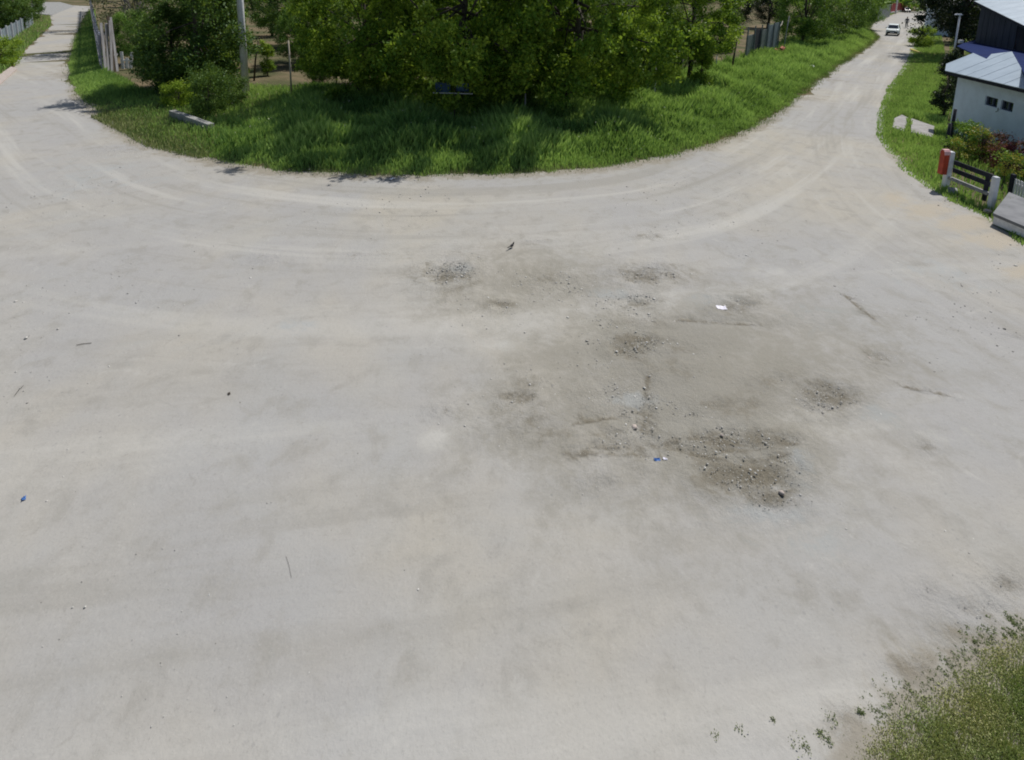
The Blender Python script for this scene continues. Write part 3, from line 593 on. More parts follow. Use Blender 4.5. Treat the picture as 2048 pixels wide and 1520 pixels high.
for u, v, s, lab in ((655, 122, .75, 'added dark tree in shade right of the tallest pale stake'), (800, 165, .8, 'added dark tree under the left edge of the low crowns'), (925, 165, .8, 'added dark tree directly behind the blue sign'), (1045, 170, .85, 'added dark tree between the two broadest crowns'), (1165, 178, .85, 'added dark tree behind the bare limb'), (1262, 172, .75, 'added dark tree just left of the taller thin grey post'), (1335, 150, .7, 'added dark tree in the gap between the two thin posts')):  # row of dark trees added to darken the space under the front crowns
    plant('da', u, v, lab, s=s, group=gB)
gC = 'trees lining the left side of the right road'
for k, u, v, s, lab in (('ma', 1602, 96, 1.0, 'leafy tree just right of the sheet fence'), ('db', 1640, 84, .9, 'dark leaved tree between two bright green roadside trees'), ('ma', 1684, 74, 1.05, 'bright green roadside tree, middle of the row'), ('ma', 1722, 58, 1.0, 'bright green roadside tree next to the waiting car'),
                        ('mb', 1700, 34, 1.1, 'tall green tree behind the roadside row')):
    plant(k, u, v, lab, s=s, group=gC)
plant('mb', 1752, 10, 'green tree behind the grey board fence', s=1.2); plant('mb', 1838, 6, 'green tree at the far end of the right road', s=1.2); plant('db', 1812, 2, 'dark tree behind the red fence', s=1.3)
plant('ev', 1918, 112, 'big blackish tree leaning over the right road', s=1.3, rz=1.0, dy=0); plant('ev', 1912, 84, 'blackish tree behind the pale lamp post', s=1.0)
plant('sf', 1842, 92, 'low pale green bush at the kerb under the blackish tree', 'bush', s=1.1)
plant('ma', 1945, 90, 'green tree between the pale lamp post and the dark barn', s=.62); plant('ba', 1942, 70, 'leafless tree before the pale roof that stands in for sky', s=1.0)
plant('cy', 1886, 232, 'slim blackish evergreen at the corner of the white house', 'evergreen', s=1.0); plant('ba', 2045, 120, 'leafless tree right of the dark barn', s=.75)
plant('gr', 2046, 150, 'red leaved shrub behind the blue roof', 'bush', s=2.6)
gL = 'trees left of the far left road'
for k, u, v, s, lab in (('da', 0, 62, .9, 'dark tree behind the low metal fence, at the picture edge'), ('da', 36, 44, 1.0, 'dark tree behind the low metal fence, nearer the road bend'), ('db', -60, 40, 1.0, 'dark tree out beyond the left edge'), ('ma', 10, 10, .9, 'mid green tree behind the dark pair at far left')):
    plant(k, u, v, lab, s=s, group=gL)
for k, u, v, s, lab in (('ma', 120, -12, .9, 'green tree behind the bend of the left road'), ('mb', 215, -14, .9, 'green tree beyond the end of the paling fence'), ('ol', 285, 100, 1.5, 'dry olive tree next to the dark corner tree, behind the silver grey boards'), ('ol', 250, 60, 1.5, 'dry olive tree farther up the paling fence'), ('mb', 60, -16, 1.0, 'green tree far beyond the concrete apron')):
    plant(k, u, v, lab, s=s)
for u, v, k, s, lab in ((1912, 296, 'ga', .95, 'bushy green plant by the house corner'), (1932, 306, 'ga', 1.1, 'green garden plant left of the yellow flowers'), (1952, 318, 'ga', 1.0, 'green plant under the yellow flowers'), (1975, 318, 'gr', 1.0, 'dark red shrub under the house windows'),
                        (1992, 338, 'gr', .9, 'dark red shrub behind the second fence post'), (2020, 342, 'gr', 1.1, 'dark red shrub near the white wall post'), (2012, 362, 'ga', .9, 'green plant beside the picket panel'), (2040, 352, 'gr', .9, 'red shrub at the right picture edge'), (1900, 322, 'ga', .8, 'leafy plant behind the red box post')):
    plant(k, u, v, lab, 'garden plant', s=s, group='garden plants before the white house')
for u, v, s, lab in ((1958, 322, 1.6, 'yellow flowering plant in the middle of the bed'), (2008, 366, 1.3, 'yellow flowering plant beside the picket panel'), (1912, 326, 1.2, 'yellow flowering plant behind the red box post')):
    plant('gy', u, v, lab, 'flower', s=s, group='garden plants before the white house')
# far wood closing the view
g = np.random.default_rng(40); n = 46000
ang = g.uniform(R(20), R(160), n); rr = g.uniform(190, 240, n)+20*np.sin(ang*7); top = 9+3*np.sin(ang*23)+2*np.sin(ang*61+1)
P = np.column_stack([rr*np.cos(ang), rr*np.sin(ang), g.uniform(0, 1, n)**.8*top]); sv = RNG; RNG = g; co, f = leaves(P, 1.6); RNG = sv
tag(link('far_wood', npmesh('far_wood', co, f, M['leaf_mid'], g.uniform(0, .8, n))), kind='stuff', label='distant belt of woodland behind everything')

# ---------------------------------------------------------------- pole, stakes and posts on the verge
b = at(492, 188); e = empty('utility_pole', b, label='tall pale round pole rising from the grass on the left', cat='pole')
MB().tube([(0, 0, -.1), (-.02, 0, 4.5), (-.06, 0, 9)], [.17, .145, .11], 20).build('shaft', M['pole'], e, smooth=True)
MB().box((0, 0, 8.6), (1.2, .1, .1)).build('crossarm', M['grey_wood'], e)
gS = 'thin stakes along the plot edge'
for u, v, h, dx, r_, mt, lab in ((508, 160, 2.1, .35, .045, 'brown_wood', 'dark leaning stake just right of the pale pole'), (583, 192, 2.6, -.03, .042, 'pale_wood', 'tallest pale stake, standing clear in the gap'), (673, 168, 1.9, .08, .04, 'pale_wood', 'pale stake half under the leaves of the broad tree'),
                                 (1307, 214, 2.6, -.05, .045, 'grey_wood', 'taller of the two thin grey posts'), (1361, 166, 1.8, .05, .035, 'pale_wood', 'shorter pale post right of the taller grey one'), (1430, 152, 1.3, 0, .035, 'grey_wood', 'short grey stake beside the creeper shrub'),
                                 (1461, 156, 2.4, .18, .06, 'brown_wood', 'dark brown leaning stake before the straw coloured clearing'), (1189, 200, 1.2, .0, .04, 'grey_wood', 'grey stake in the grass below the broad crown'), (1049, 246, 1.2, .0, .04, 'grey_wood', 'short grey stake in deep shade right of the blue sign'),
                                 (1566, 108, 3.3, .18, .045, 'grey_wood', 'thin tall pale post right of the sheet fence')):
    p = at(u, v); tag(MB().tube([(0, 0, -.1), (dx*.4+random.uniform(-.02, .02), 0, h*.5), (dx, 0, h)], [r_*1.1, r_, r_*.8], 7).build('stake', M[mt], None, p, True), lab, 'stake', gS)
# blue sign under the trees
p0 = at(886, 255); yy = p0.y; e = empty('sign_board', (atY(922, 174, yy).x, yy, -.03), label='weathered blue and white sign board half hidden in tree shade', cat='sign')
zc = atY(922, 174, yy).z; MB().box((-.68, 0, zc), (.56, .05, .36)).box((.05, 0, zc+.02), (.46, .05, .3)).build('panel', M['blue_sign'], e)
MB().box((-.3, -.035, zc-.21), (1.5, .02, .035)).build('edge_strip', M['white_paint'], e)
MB().tube([(-.25, .06, -.1), (-.25, .06, zc+.1)], .03, 6).build('post', M['brown_wood'], e)
# concrete beam over the ditch
a, b2 = at(346, 236), at(422, 264); mid = (a+b2)/2; L = (b2-a).length
tag(bevel(MB().box((0, 0, .13), (L*1.02, .24, .36)).build('concrete_beam', M['concrete'], None, mid), .015), 'long pale concrete beam lying in the corner grass', 'beam').rotation_euler.z = math.atan2((b2-a).y, (b2-a).x)

# ---------------------------------------------------------------- paling fence, left
a, b2 = at(206, 148), at(182, 22); L = (b2-a).length; ang = math.atan2((b2-a).y, (b2-a).x)
e = empty('paling_fence', a, ang, label='long blue grey paling fence beside the left road', cat='fence')
n = int(L/.30)
pm = [MB().box((0, 0, h/2), (.22, .03, h)).mesh('paling', M['slate_wood']) for h in (1.95, 2.05, 2.1)]
pl = [MB().box((0, 0, h/2), (.20, .035, h)).mesh('paling', M['grey_wood']) for h in (2.1, 2.25)]
for i in range(n):
    o = link('paling', random.choice(pm if random.random() < .7 else pl), e, (i*.30, random.uniform(-.02, .02), -.05)); o.rotation_euler = (random.uniform(-.03, .03), random.uniform(-.02, .02), 0)
for zz_ in (.5, 1.6): MB().box((L/2, .07, zz_), (L, .06, .1)).build('rail', M['grey_wood'], e)
a2, b3 = at(208, 146), at(240, 140); L = (b3-a2).length; ang = math.atan2((b3-a2).y, (b3-a2).x)
e = empty('board_fence', a2, ang, label='weathered silver grey board fence turning back from the road corner', cat='fence')
for i in range(int(L/.2)):
    h = random.uniform(2.6, 3.5); o = MB().box((0, 0, h/2), (.17, .03, h)).build('board', M['grey_wood' if random.random() < .75 else 'brown_wood'], e, (i*.2+.1, random.uniform(-.03, .03), -.05)); o.rotation_euler = (random.uniform(-.06, .06), random.uniform(-.05, .05), 0)
MB().box((L/2, .07, .9), (L, .06, .1)).build('rail', M['grey_wood'], e)
p = at(229, 140); tag(MB().tube([(0, -.3, -.1), (-.08, -.3, 1.1), (-.15, -.3, 2.15)], [.06, .055, .05], 8).build('fence_post', M['pale_wood'], None, p, True), 'pale peeled post leaning before the silver grey board fence', 'post')
p = at(246, 138); e = empty('broken_panel', p, .2, label='broken white painted board panel at the shaded fence end', cat='panel')
for k, (x, h) in enumerate(((0, 1.0), (.2, .62), (.38, .95))): o = MB().box((x, 0, h/2+.05*k), (.15, .03, h)).build('board', M['white_paint'], e); o.rotation_euler.y = .08*k
MB().box((.2, .03, .5), (.6, .03, .1)).build('rail', M['white_paint'], e)
# low metal fence far left
a, b2 = at(2, 92), at(64, 50); L = (b2-a).length; ang = math.atan2((b2-a).y, (b2-a).x)
e = empty('metal_fence', a, ang, label='low grey green sheet metal fence at far left', cat='fence'); n = 14
sm = MB().box((0, 0, .55), (L/n-.05, .02, 1.1)).mesh('sheet', M['net']); pm_ = MB().box((0, 0, .62), (.1, .1, 1.3)).mesh('post', M['white_paint'])
for i in range(-6, n): link('sheet', sm, e, ((i+.5)*L/n, 0, 0))
for i in range(-6, n+1, 2): link('post', pm_, e, (i*L/n, -.07, 0))
# concrete apron beyond the left road
tag(MB().prism(px([(60, 26), (62, 4), (120, 4), (150, 12), (104, 30)], .02), (0, 0, -.06)).build('concrete_apron', M['concrete']), kind='structure')
tag(MB().box((0, 0, .9), (9, .15, 1.8)).build('far_red_fence', M['red_far'], None, at(118, -3)), 'faint red fence beyond the bend of the left road', 'fence')
# tan kerb at left
tag(MB().prism(px([(0, 168), (34, 137), (22, 133), (-40, 175)], .05), (0, 0, -.1)).build('kerb', M['pink_stone']), kind='structure')

# ---------------------------------------------------------------- sheet fence on the verge (centre right)
a, b2 = at(1488, 128), at(1552, 106); L = (b2-a).length; ang = math.atan2((b2-a).y, (b2-a).x)
e = empty('sheet_fence', a, ang, label='patched grey and green sheet fence standing in tall grass', cat='fence')
cols = ['tin_dull', 'dark_wood', 'tin_dull', 'net', 'net']; n = 5
for i in range(n):
    h = (2.1, 2.4, 2.3, 2.6, 2.7)[i]; MB().box((0, 0, h/2), (L/n-.04, .03, h)).build('sheet', M[cols[i]], e, ((i+.5)*L/n, 0, 0))
for i in range(n+1): MB().box((0, 0, 1.35), (.08, .08, 2.8)).build('post', M['tin_dull'], e, (i*L/n, -.07, 0))
MB().tube([(L, -.07, 2.3), (L+.5, -.1, 2.5), (L+.95, -.05, 2.75)], .04, 5).build('strut', M['pale_wood'], e)
p = at(1558, 112); e = empty('tile_heap', p, label='little heap of broken red roof tiles beside the sheet fence', cat='tiles')
for k in range(7): o = MB().box((0, 0, 0), (.5, .3, .05)).build('tile', M['brick'], e, (random.uniform(-.25, .25), random.uniform(-.2, .2), .35+k*.06)); o.rotation_euler = (random.uniform(-.5, .5), random.uniform(-.6, .2), random.uniform(0, 3))
MB().box((0, 0, .15), (.7, .5, .36)).build('base_block', M['brick'], e)

def crumple(name, c, sx, sy, h, mat, label, cat, seed=0, thick=.004):
    g = random.Random(seed); n = 5; mb = MB(); T = []
    for j in range(n):
        for i in range(n): T.append(((i/(n-1)-.5)*sx*(1+g.uniform(-.12, .12)), (j/(n-1)-.5)*sy*(1+g.uniform(-.12, .12)), g.uniform(0, h)+.004))
    f = [(j*n+i, j*n+i+1, (j+1)*n+i+1, (j+1)*n+i) for j in range(n-1) for i in range(n-1)]
    o = mb.add(T, f).build(name, M[mat], None, c); o.rotation_euler.z = g.uniform(0, 3)
    s = o.modifiers.new('s', 'SOLIDIFY'); s.thickness = thick; return tag(o, label, cat)
c = at(1612, 138, .1); crumple('plastic_bag', c, .8, .6, .35, 'tin_dull', 'crumpled grey plastic bag in the grass beside the right road', 'bag', 3)
c = at(1258, 262, .2); crumple('blue_scrap', c, .2, .15, .1, 'blue_plastic', 'bit of blue litter caught in the tall green grass', 'litter', 4)
c = at(785, 358, .01); crumple('paper_scrap', c, .16, .10, .03, 'paper', 'white and blue paper scrap near the verge edge', 'litter', 5)
c = at(1443, 616, .0); crumple('paper_sheet', c, .17, .10, .02, 'paper', 'flat white paper lying on the damp patch', 'litter', 1).rotation_euler.z = -.1
c = at(1314, 921, .0); crumple('wrapper', c, .07, .04, .02, 'blue_plastic', 'small blue wrapper below the dark ruts', 'litter', 7).rotation_euler.z = 0
c = at(1330, 919, .0); crumple('paper_shred', c, .05, .03, .02, 'paper', 'shred of white paper touching the small blue wrapper', 'litter', 8)
c = at(48, 998, .0); crumple('bottle_cap', c, .05, .035, .02, 'blue_plastic', 'bright blue plastic scrap at the far left on bare dust', 'litter', 9).rotation_euler.z = 2.3
c = at(458, 788, .0); crumple('dead_leaf', c, .045, .03, .012, 'twig', 'curled brown dead leaf on the smooth dust', 'leaf', 10)
for pts_, r_, lab in (([(153, 690), (168, 687), (183, 686)], .004, 'straight dark twig lying level at left'), ([(30, 790), (38, 779), (47, 771)], .0028, 'thin slanting twig at the left edge'), ([(572, 1112), (578, 1130), (583, 1155)], .0011, 'very thin curved straw on the dust lower left'), ([(1660, 640), (1690, 650), (1735, 632)], .0, '')):
    if not r_: continue
    q = [at(u, v, .01) for u, v in pts_]; tag(MB().tube([p-q[1] for p in q], r_, 5).build('twig', M['twig'], None, q[1]), lab, 'twig', 'twigs lying on the road')
# bird
c = at(1024, 496); e = empty('bird', c, .9, label='small dark bird standing on the road above the damp patches', cat='bird')
def ell(c_, r_, n=8, m_=6):
    vs = [Vector((0, 0, -r_[2]))] + [Vector((r_[0]*math.cos(2*math.pi*k/n)*math.cos(a_), r_[1]*math.sin(2*math.pi*k/n)*math.cos(a_), r_[2]*math.sin(a_))) for a_ in [(-.5+(j+1)/m_)*math.pi for j in range(m_-1)] for k in range(n)] + [Vector((0, 0, r_[2]))]
    fs = [(0, 1+(k+1) % n, 1+k) for k in range(n)] + [(1+j*n+k, 1+j*n+(k+1) % n, 1+(j+1)*n+(k+1) % n, 1+(j+1)*n+k) for j in range(m_-2) for k in range(n)] + [(len(vs)-1, 1+(m_-2)*n+k, 1+(m_-2)*n+(k+1) % n) for k in range(n)]
    return [v_+Vector(c_) for v_ in vs], fs
mb = MB(); mb.tube([(-.075, 0, .06), (-.05, 0, .062), (-.02, 0, .058), (.015, 0, .062), (.035, 0, .078), (.048, 0, .098), (.060, 0, .102), (.07, 0, .098)], [.006, .018, .028, .03, .022, .017, .014, .003], 8)
mb.build('body', M['feather'], e, smooth=True)
MB().box((-.105, 0, .062), (.09, .022, .006)).build('tail', M['feather'], e); MB().tube([(.07, 0, .099), (.083, 0, .096)], [.004, .001], 5).build('beak', M['twig'], e)
for s in (-1, 1): MB().tube([(0, s*.01, .04), (.004, s*.012, 0)], .002, 4).build('leg', M['twig'], e)

# ---------------------------------------------------------------- white house at right
A = at(1898, 260); Bp = at(2048, 318); d = (Bp-A).normalized(); nrm = Vector((d.y, -d.x, 0))
if nrm.dot(Vector((0, 0, CH))-A) < 0: nrm = -nrm
Wl = 6.4; wh = onplane(1890, 141, A+nrm*.35, nrm).z+.12
rzH = math.atan2(d.y, d.x); back = -nrm
e = empty('white_house', (0, 0, 0), label='low white outbuilding with pale tin roof at the right edge', cat='house')
def wallbox(p0, p1, th, z0, z1, inward):
    inw = inward*th; return [Vector((p0.x, p0.y, z1)), Vector((p1.x, p1.y, z1)), Vector((p1.x, p1.y, z1))+inw, Vector((p0.x, p0.y, z1))+inw], (0, 0, z0-z1)
mb = MB()
wp = lambda u, v: onplane(u, v, A, nrm)
wins = []
for (u0_, u1_, v0_, v1_) in ((1972, 1993, 190, 217), (2002, 2023, 205, 231)):
    c1 = wp(u0_, v0_); c2 = wp(u1_, v1_+(u1_-u0_)*0.0); s1 = (c1-A).dot(d); s2 = (c2-A).dot(d)
    zt = (wp(u0_, v0_).z+wp(u1_, v0_+8).z)/2; zb = (wp(u0_, v1_-8).z+wp(u1_, v1_).z)/2; wins.append((min(s1, s2), max(s1, s2), zb, zt))
def seg(s0, s1, z0, z1):
    p, q = A+d*s0, A+d*s1; po, dz = wallbox(p, q, .25, z0, z1, back); mb.prism(po, dz)
zb = wins[0][2]; zt = wins[0][3]; wins = [(a_, b_, zb, zt) for a_, b_, _, _ in wins]
seg(0, Wl, -.1, zb); seg(0, Wl, zt, wh); prev = 0
for a_, b_, _, _ in wins: seg(prev, a_, zb, zt); prev = b_
seg(prev, Wl, zb, zt)
for p, q, inw in ((A+back*.25, A+back*4.5, d), (A+back*4.5, A+back*4.5+d*Wl, nrm), (A+d*Wl+back*.25, A+d*Wl+back*4.5, -d)):
    po, dz = wallbox(p, q, .25, -.1, wh, inw); mb.prism(po, dz)
mb.build('wall', M['white_wall'], e)
for a_, b_, z0, z1 in wins:
    f_ = MB(); c0 = A+d*(a_+b_)/2+back*.08; w2 = b_-a_; fr = .035
    for dz_, hh_ in ((z0+fr/2, fr), (z1-fr/2, fr)): f_.box((c0.x, c0.y, dz_), (w2, .05, hh_), rzH)
    for k in (-1, 0, 1):
        q = c0+d*k*(w2/2-fr/2); f_.box((q.x, q.y, (z0+z1)/2), (fr, .05, z1-z0-2*fr), rzH)
    fo = f_.build('window', M['frame_blue'], e); q = c0+back*.03
    MB().box((q.x, q.y, (z0+z1)/2), (w2-.01, .012, z1-z0-.01), rzH).build('pane', M['glass'], fo)
q = wp(1997, 222)+nrm*.03; MB().tube([q+Vector((0, 0, .12)), q, q+nrm*.06-Vector((0, 0, .04))], .015, 6).build('pipe', M['tin_dull'], e)
# roof: front slope plane through the eave line
E0 = onplane(1890, 141, A+nrm*.35, nrm); pitch = R(27)
rn = (back*math.sin(-pitch) + Vector((0, 0, 1))*math.cos(pitch)).normalized()
rp = lambda u, v: onplane(u, v, E0, rn)
upv = (back*math.cos(pitch)+Vector((0, 0, 1))*math.sin(pitch))
corner = [rp(*q) for q in ((1890, 141), (1898, 98), (1917, 92), (1973, 118), (1983, 108), (2024, 103), (2048, 146))]
E1 = E0 + d*7.2
tail = corner[-1] + (corner[-1]-corner[-2])*.9; roofp = corner + [tail, E1+upv*.3, E1]
# snap eave end on to the straight eave line
def clip(poly, p, n_):
    out = []
    for i in range(len(poly)):
        a_, b_ = poly[i], poly[(i+1) % len(poly)]; da, db = (a_-p).dot(n_), (b_-p).dot(n_)
        if da >= 0: out.append(a_)
        if da*db < 0: out.append(a_+(b_-a_)*(da/(da-db)))
    return out
smin = 0; step = .62; k = -1
while True:
    s0, s1 = k*step, (k+1)*step-.002
    if s0 > 10: break
    q = clip(clip(roofp, E0+d*s0, d), E0+d*s1, -d); k += 1
    if len(q) > 2:
        off = rn*(.003 if k % 2 else .0); MB().prism([p+off for p in q], -rn*.03).build('roof_sheet', M['tin'], e)
        if k > 0 and len(q) > 3:
            sp = [p for p in q if abs((p-E0).dot(d)-s1) < .01]
            if len(sp) >= 2: MB().tube([sp[0]+rn*.004, sp[-1]+rn*.004], .008, 4).build('seam', M['tin'], e)
MB().prism([E0-rn*.03, E1-rn*.03, E1-rn*.03+back*.03, E0-rn*.03+back*.03], (0, 0, -.12)).build('fascia', M['dark_wood'], e)
po = [E0+back*.03-rn*.04, E1+back*.03-rn*.04, E1+back*.8-rn*.04, E0+back*.8-rn*.04]
MB().prism(po, (0, 0, -.03)).build('soffit', M['dark_wood'], e)
# blue roof behind
top_z = corner[1].z; bn = (Vector((0, 0, 1))*math.cos(R(4)) + back*math.sin(R(4))).normalized(); bpnt = corner[3]-rn*.12
bp_ = lambda u, v: onplane(u, v, bpnt, bn)
blue = [bp_(*q) for q in ((1914, 92), (1925, 87), (1962, 76), (2005, 80), (2040, 95), (2058, 118), (2066, 150), (2049, 148), (2024, 104), (1983, 109), (1973, 119))]
MB().prism(blue, (0, 0, -.06)).build('blue_roof', M['blue_tin'], e)
p = bp_(1921, 86)+Vector((0, 0, .1)); MB().box(p, (.25, .2, .22)).build('roof_vent', M['white_paint'], e)
# posts that carry the blue roof at the back
for q in (blue[2], blue[4]): MB().box((q.x, q.y, (q.z-.06)/2), (.15, .15, q.z-.06)).build('post', M['dark_wood'], e)

# dark barn
Y1, Y2 = 42.0, 35.0; c1 = atY(1964, 4, Y1); c2 = atY(2038, 40, Y2); dd = (c2-c1); dd2 = Vector((dd.x, dd.y, 0)); Lb = dd2.length; db_ = dd2.normalized(); bk = Vector((-db_.y, db_.x, 0))
if bk.x < 0: bk = -bk
e = empty('barn', (0, 0, 0), label='tall dark board barn behind the blue roof, its pale roof partly standing in for sky', cat='barn')
nb_ = 14
for i in range(nb_):
    p, q = c1+dd*(i/nb_), c1+dd*((i+1)/nb_-.004); o_ = bk*(-.012 if i % 2 else 0)
    MB().prism([Vector((p.x, p.y, p.z))+o_, Vector((q.x, q.y, q.z))+o_, Vector((q.x, q.y, q.z))+bk*.05+o_, Vector((p.x, p.y, p.z))+bk*.05+o_], (0, 0, -min(p.z, q.z)-.05)).build('board', M['barn_wood'], e)
for p in (c1, c2): MB().prism([p+bk*.06, p+bk*.16, p+bk*7+Vector((0, 0, .0)), p+bk*7-db_*.0+db_*.05, p+bk*.16+db_*.05], (0, 0, -p.z-.05)).build('side_wall', M['barn_wood'], e)
r1 = c1-db_*.3-bk*.4+Vector((0, 0, .06)); r2 = c2+dd.normalized()*6.5-bk*.4+Vector((0, 0, .06)); up_ = bk*7+Vector((0, 0, 1.9))  # roof carried past the wall; its pale sheets partly stand in for sky
nr = 9
for i in range(nr):
    p, q = r1.lerp(r2, i/nr), r1.lerp(r2, (i+1)/nr-.002); MB().prism([p, q, q+up_, p+up_], (0, 0, -.05)).build('roof_sheet', M['tin'], e)
MB().prism([r1-bk*.01, r2-bk*.01, r2-bk*.04, r1-bk*.04], (0, 0, -.16)).build('fascia', M['dark_wood'], e)
# pale hall shape far right, added to stand in for bright sky
c = atY(1940, 14, 75); e = empty('sky_stand_in', (c.x, c.y, 0), -.6, label='pale roofed block standing in for sky behind the leafless tree', cat='sky stand-in')
MB().box((0, 0, 1.9), (9, 7, 3.9)).build('wall', M['white_wall'], e)
MB().prism([Vector((-5, -4, 3.8)), Vector((5, -4, 3.8)), Vector((5, 0, 6.4)), Vector((-5, 0, 6.4))], (0, 0, -.1)).prism([Vector((-5, 4, 3.8)), Vector((-5, 0.01, 6.4)), Vector((5, .01, 6.4)), Vector((5, 4, 3.8))], (0, 0, -.1)).build('roof', M['white_paint'], e)
# lamp post
Yl = 36; t0 = atY(1920, 30, Yl); e = empty('lamp_post', (t0.x, t0.y, 0), label='pale post with white lamp head beyond the white house', cat='lamp post')
MB().tube([(0, 0, -.1), (0, 0, t0.z)], [.06, .045], 10).build('post', M['pole'], e, smooth=True)
MB().box((-.1, 0, t0.z+.04), (.42, .2, .09), taper=.7).build('lamp_head', M['white_paint'], e)

# fence, box and gate in front of the house
P1 = at(1890, 376); P2 = at(1981, 416); fd = (P2-P1).normalized(); fa = math.atan2(fd.y, fd.x); FL = (P2-P1).length
e = empty('low_fence', P1, fa, label='low rail fence between two pale concrete posts at the road', cat='fence')
bevel(MB().box((0, 0, .52), (.15, .15, 1.15)).build('post', M['pole'], e), .03); bevel(MB().box((FL, 0, .40), (.15, .15, .94)).build('post', M['pole'], e), .05)
for z_, hh_ in ((.80, .13), (.58, .13)): MB().box((FL/2, .06, z_), (FL-.2, .035, hh_)).build('rail', M['dark_wood'], e)
MB().box((FL/2, .0, .34), (FL-.2, .12, .07)).build('bottom_rail', M['concrete'], e)
MB().box((FL*.78, .1, .45), (.09, .06, .75)).build('stay', M['dark_wood'], e)
e = empty('red_box', P1+Vector((-.16, .0, 0)), fa, label='red wall box with pale pink rounded top, on the first fence post', cat='box')
mb = MB(); prof = [(-.08, .42), (.08, .42), (.08, 1.0), (.066, 1.08), (.03, 1.13), (-.03, 1.13), (-.066, 1.08), (-.08, 1.0)]
mb.prism([Vector((x, -.08, z_)) for x, z_ in prof], (0, .16, 0)); bevel(mb.build('body', M['red'], e), .01)
mb = MB(); prof = [(x*.74, z_) for x, z_ in ((.115, 1.0), (.094, 1.085), (.042, 1.137), (-.042, 1.137), (-.094, 1.085), (-.115, 1.0), (-.122, 1.01), (-.10, 1.10), (-.045, 1.152), (.045, 1.152), (.10, 1.10), (.122, 1.01))]
n_ = len(prof); vs = [Vector((x, y_, z_)) for y_ in (-.09, .09) for x, z_ in prof]; h_ = n_//2
fs = [(i, i+1, n_-2-i, n_-1-i) for i in range(h_-1)] + [(n_+i+1, n_+i, n_+n_-1-i, n_+n_-2-i) for i in range(h_-1)] + [(i, (i+1) % n_, (i+1) % n_+n_, i+n_) for i in range(n_)]
mb.add(vs, fs); mb.build('cap', M['pink_top'], e)  # cap is paler and pinker than the box body
MB().box((-.084, 0, .8), (.006, .14, .28)).build('door', M['red'], e)
# access slab with white face
top = px([(1986, 426), (2018, 384), (2120, 425), (2100, 474)], .3)
e = empty('access_slab', (0, 0, 0), label='wide grey slab with white front face at the yard entrance', cat='slab')
MB().prism(top, (0, 0, -.07)).build('deck', M['slab_grey'], e)
fd2 = (top[3]-top[0]).normalized(); n2 = Vector((fd2.y, -fd2.x, 0)); n2 = n2 if n2.y < 0 else -n2
MB().prism([top[0]-Vector((0, 0, .075))-n2*.04, top[3]-Vector((0, 0, .075))-n2*.04, top[3]-Vector((0, 0, .075))-n2*.14, top[0]-Vector((0, 0, .075))-n2*.14], (0, 0, -.2)).build('front_face', M['white_paint'], e)
a, b2 = at(2019, 394), at(2075, 420); L = (b2-a).length; e = empty('picket_panel', a, math.atan2((b2-a).y, (b2-a).x), label='short panel of white pickets beside the yard entrance', cat='fence')
pk = MB().box((0, 0, .28), (.055, .02, .56)).mesh('picket', M['white_paint'])
for i in range(int(L/.09)): link('picket', pk, e, (.1+i*.09, 0, 0))
MB().box((0, 0, .32), (.1, .08, .68)).build('post', M['dark_wood'], e); MB().box((L/2, .03, .42), (L, .03, .05)).build('rail', M['white_paint'], e)
p = at(2043, 335); tag(MB().box((0, 0, .25), (.16, .16, .6)).build('white_post', M['white_paint'], None, p), 'stubby white post against the house wall at the picture edge', 'post')
for i, (u, v, h, lab) in enumerate(((1896, 300, 1.5, 'dark wooden pole in front of the left corner of the white house'), (1889, 308, 1.1, 'shorter dark pole beside the taller one at the house corner'))):
    tag(MB().tube([(0, 0, -.1), (.02, 0, h)], [.06, .05], 8).build('wooden_pole', M['dark_wood'], None, at(u, v), True), lab, 'pole', 'dark poles at the house corner')
# slabs in the grass
for q, lab in ((((1789, 236), (1804, 229), (1818, 236), (1808, 262), (1785, 254)), 'smaller grey concrete slab in the grass'), (((1822, 236), (1869, 252), (1866, 274), (1822, 264)), 'larger pinkish grey concrete slab in the grass')):
    tag(bevel(MB().prism(px(q, .10), (0, 0, -.2)).build('concrete_slab', M['slab_warm']), .01), lab, 'slab', 'slabs lying in the grass by the road')
a, b2 = at(1821, 100), at(1848, 111); tag(MB().tube([Vector((0, 0, .1)), b2-a+Vector((0, 0, .1))], .09, 8).build('yellow_pipe', M['yellow'], None, a, True), 'yellow pipe lying at the edge of the right road', 'pipe')

# ---------------------------------------------------------------- far end of the right road
a, b2 = at(1754, 44), at(1779, 33); L = (b2-a).length; e = empty('far_board_fence', a, math.atan2((b2-a).y, (b2-a).x), label='tall grey board fence at the far end of the right road', cat='fence'); n = 16
bm_ = MB().box((0, 0, 1.4), (L/n*.9, .05, 2.8)).mesh('board', M['tin_dull'])
for i in range(n): link('board', bm_, e, ((i+.5)*L/n, 0, 0))
MB().box((L/2, .08, 2), (L, .06, .1)).build('rail', M['dark_wood'], e)
a, b2 = at(1781, 27), at(1812, 21); L = (b2-a).length; e = empty('red_fence', a, math.atan2((b2-a).y, (b2-a).x), label='dark red sheet fence on a white plinth at the road end', cat='fence'); n = 8
bm_ = MB().box((0, 0, 1.5), (L/n-.1, .05, 2.2)).mesh('sheet', M['red_far'])
for i in range(n): link('sheet', bm_, e, ((i+.5)*L/n, 0, 0))
MB().box((L/2, 0, .2), (L, .3, .45)).build('plinth', M['white_paint'], e)
p = at(1791, 27); tag(MB().tube([(0, 0, -.1), (0, 0, 8)], [.22, .17], 10).build('far_pole', M['pole'], None, p, True), 'pale pole in front of the dark red fence', 'pole')

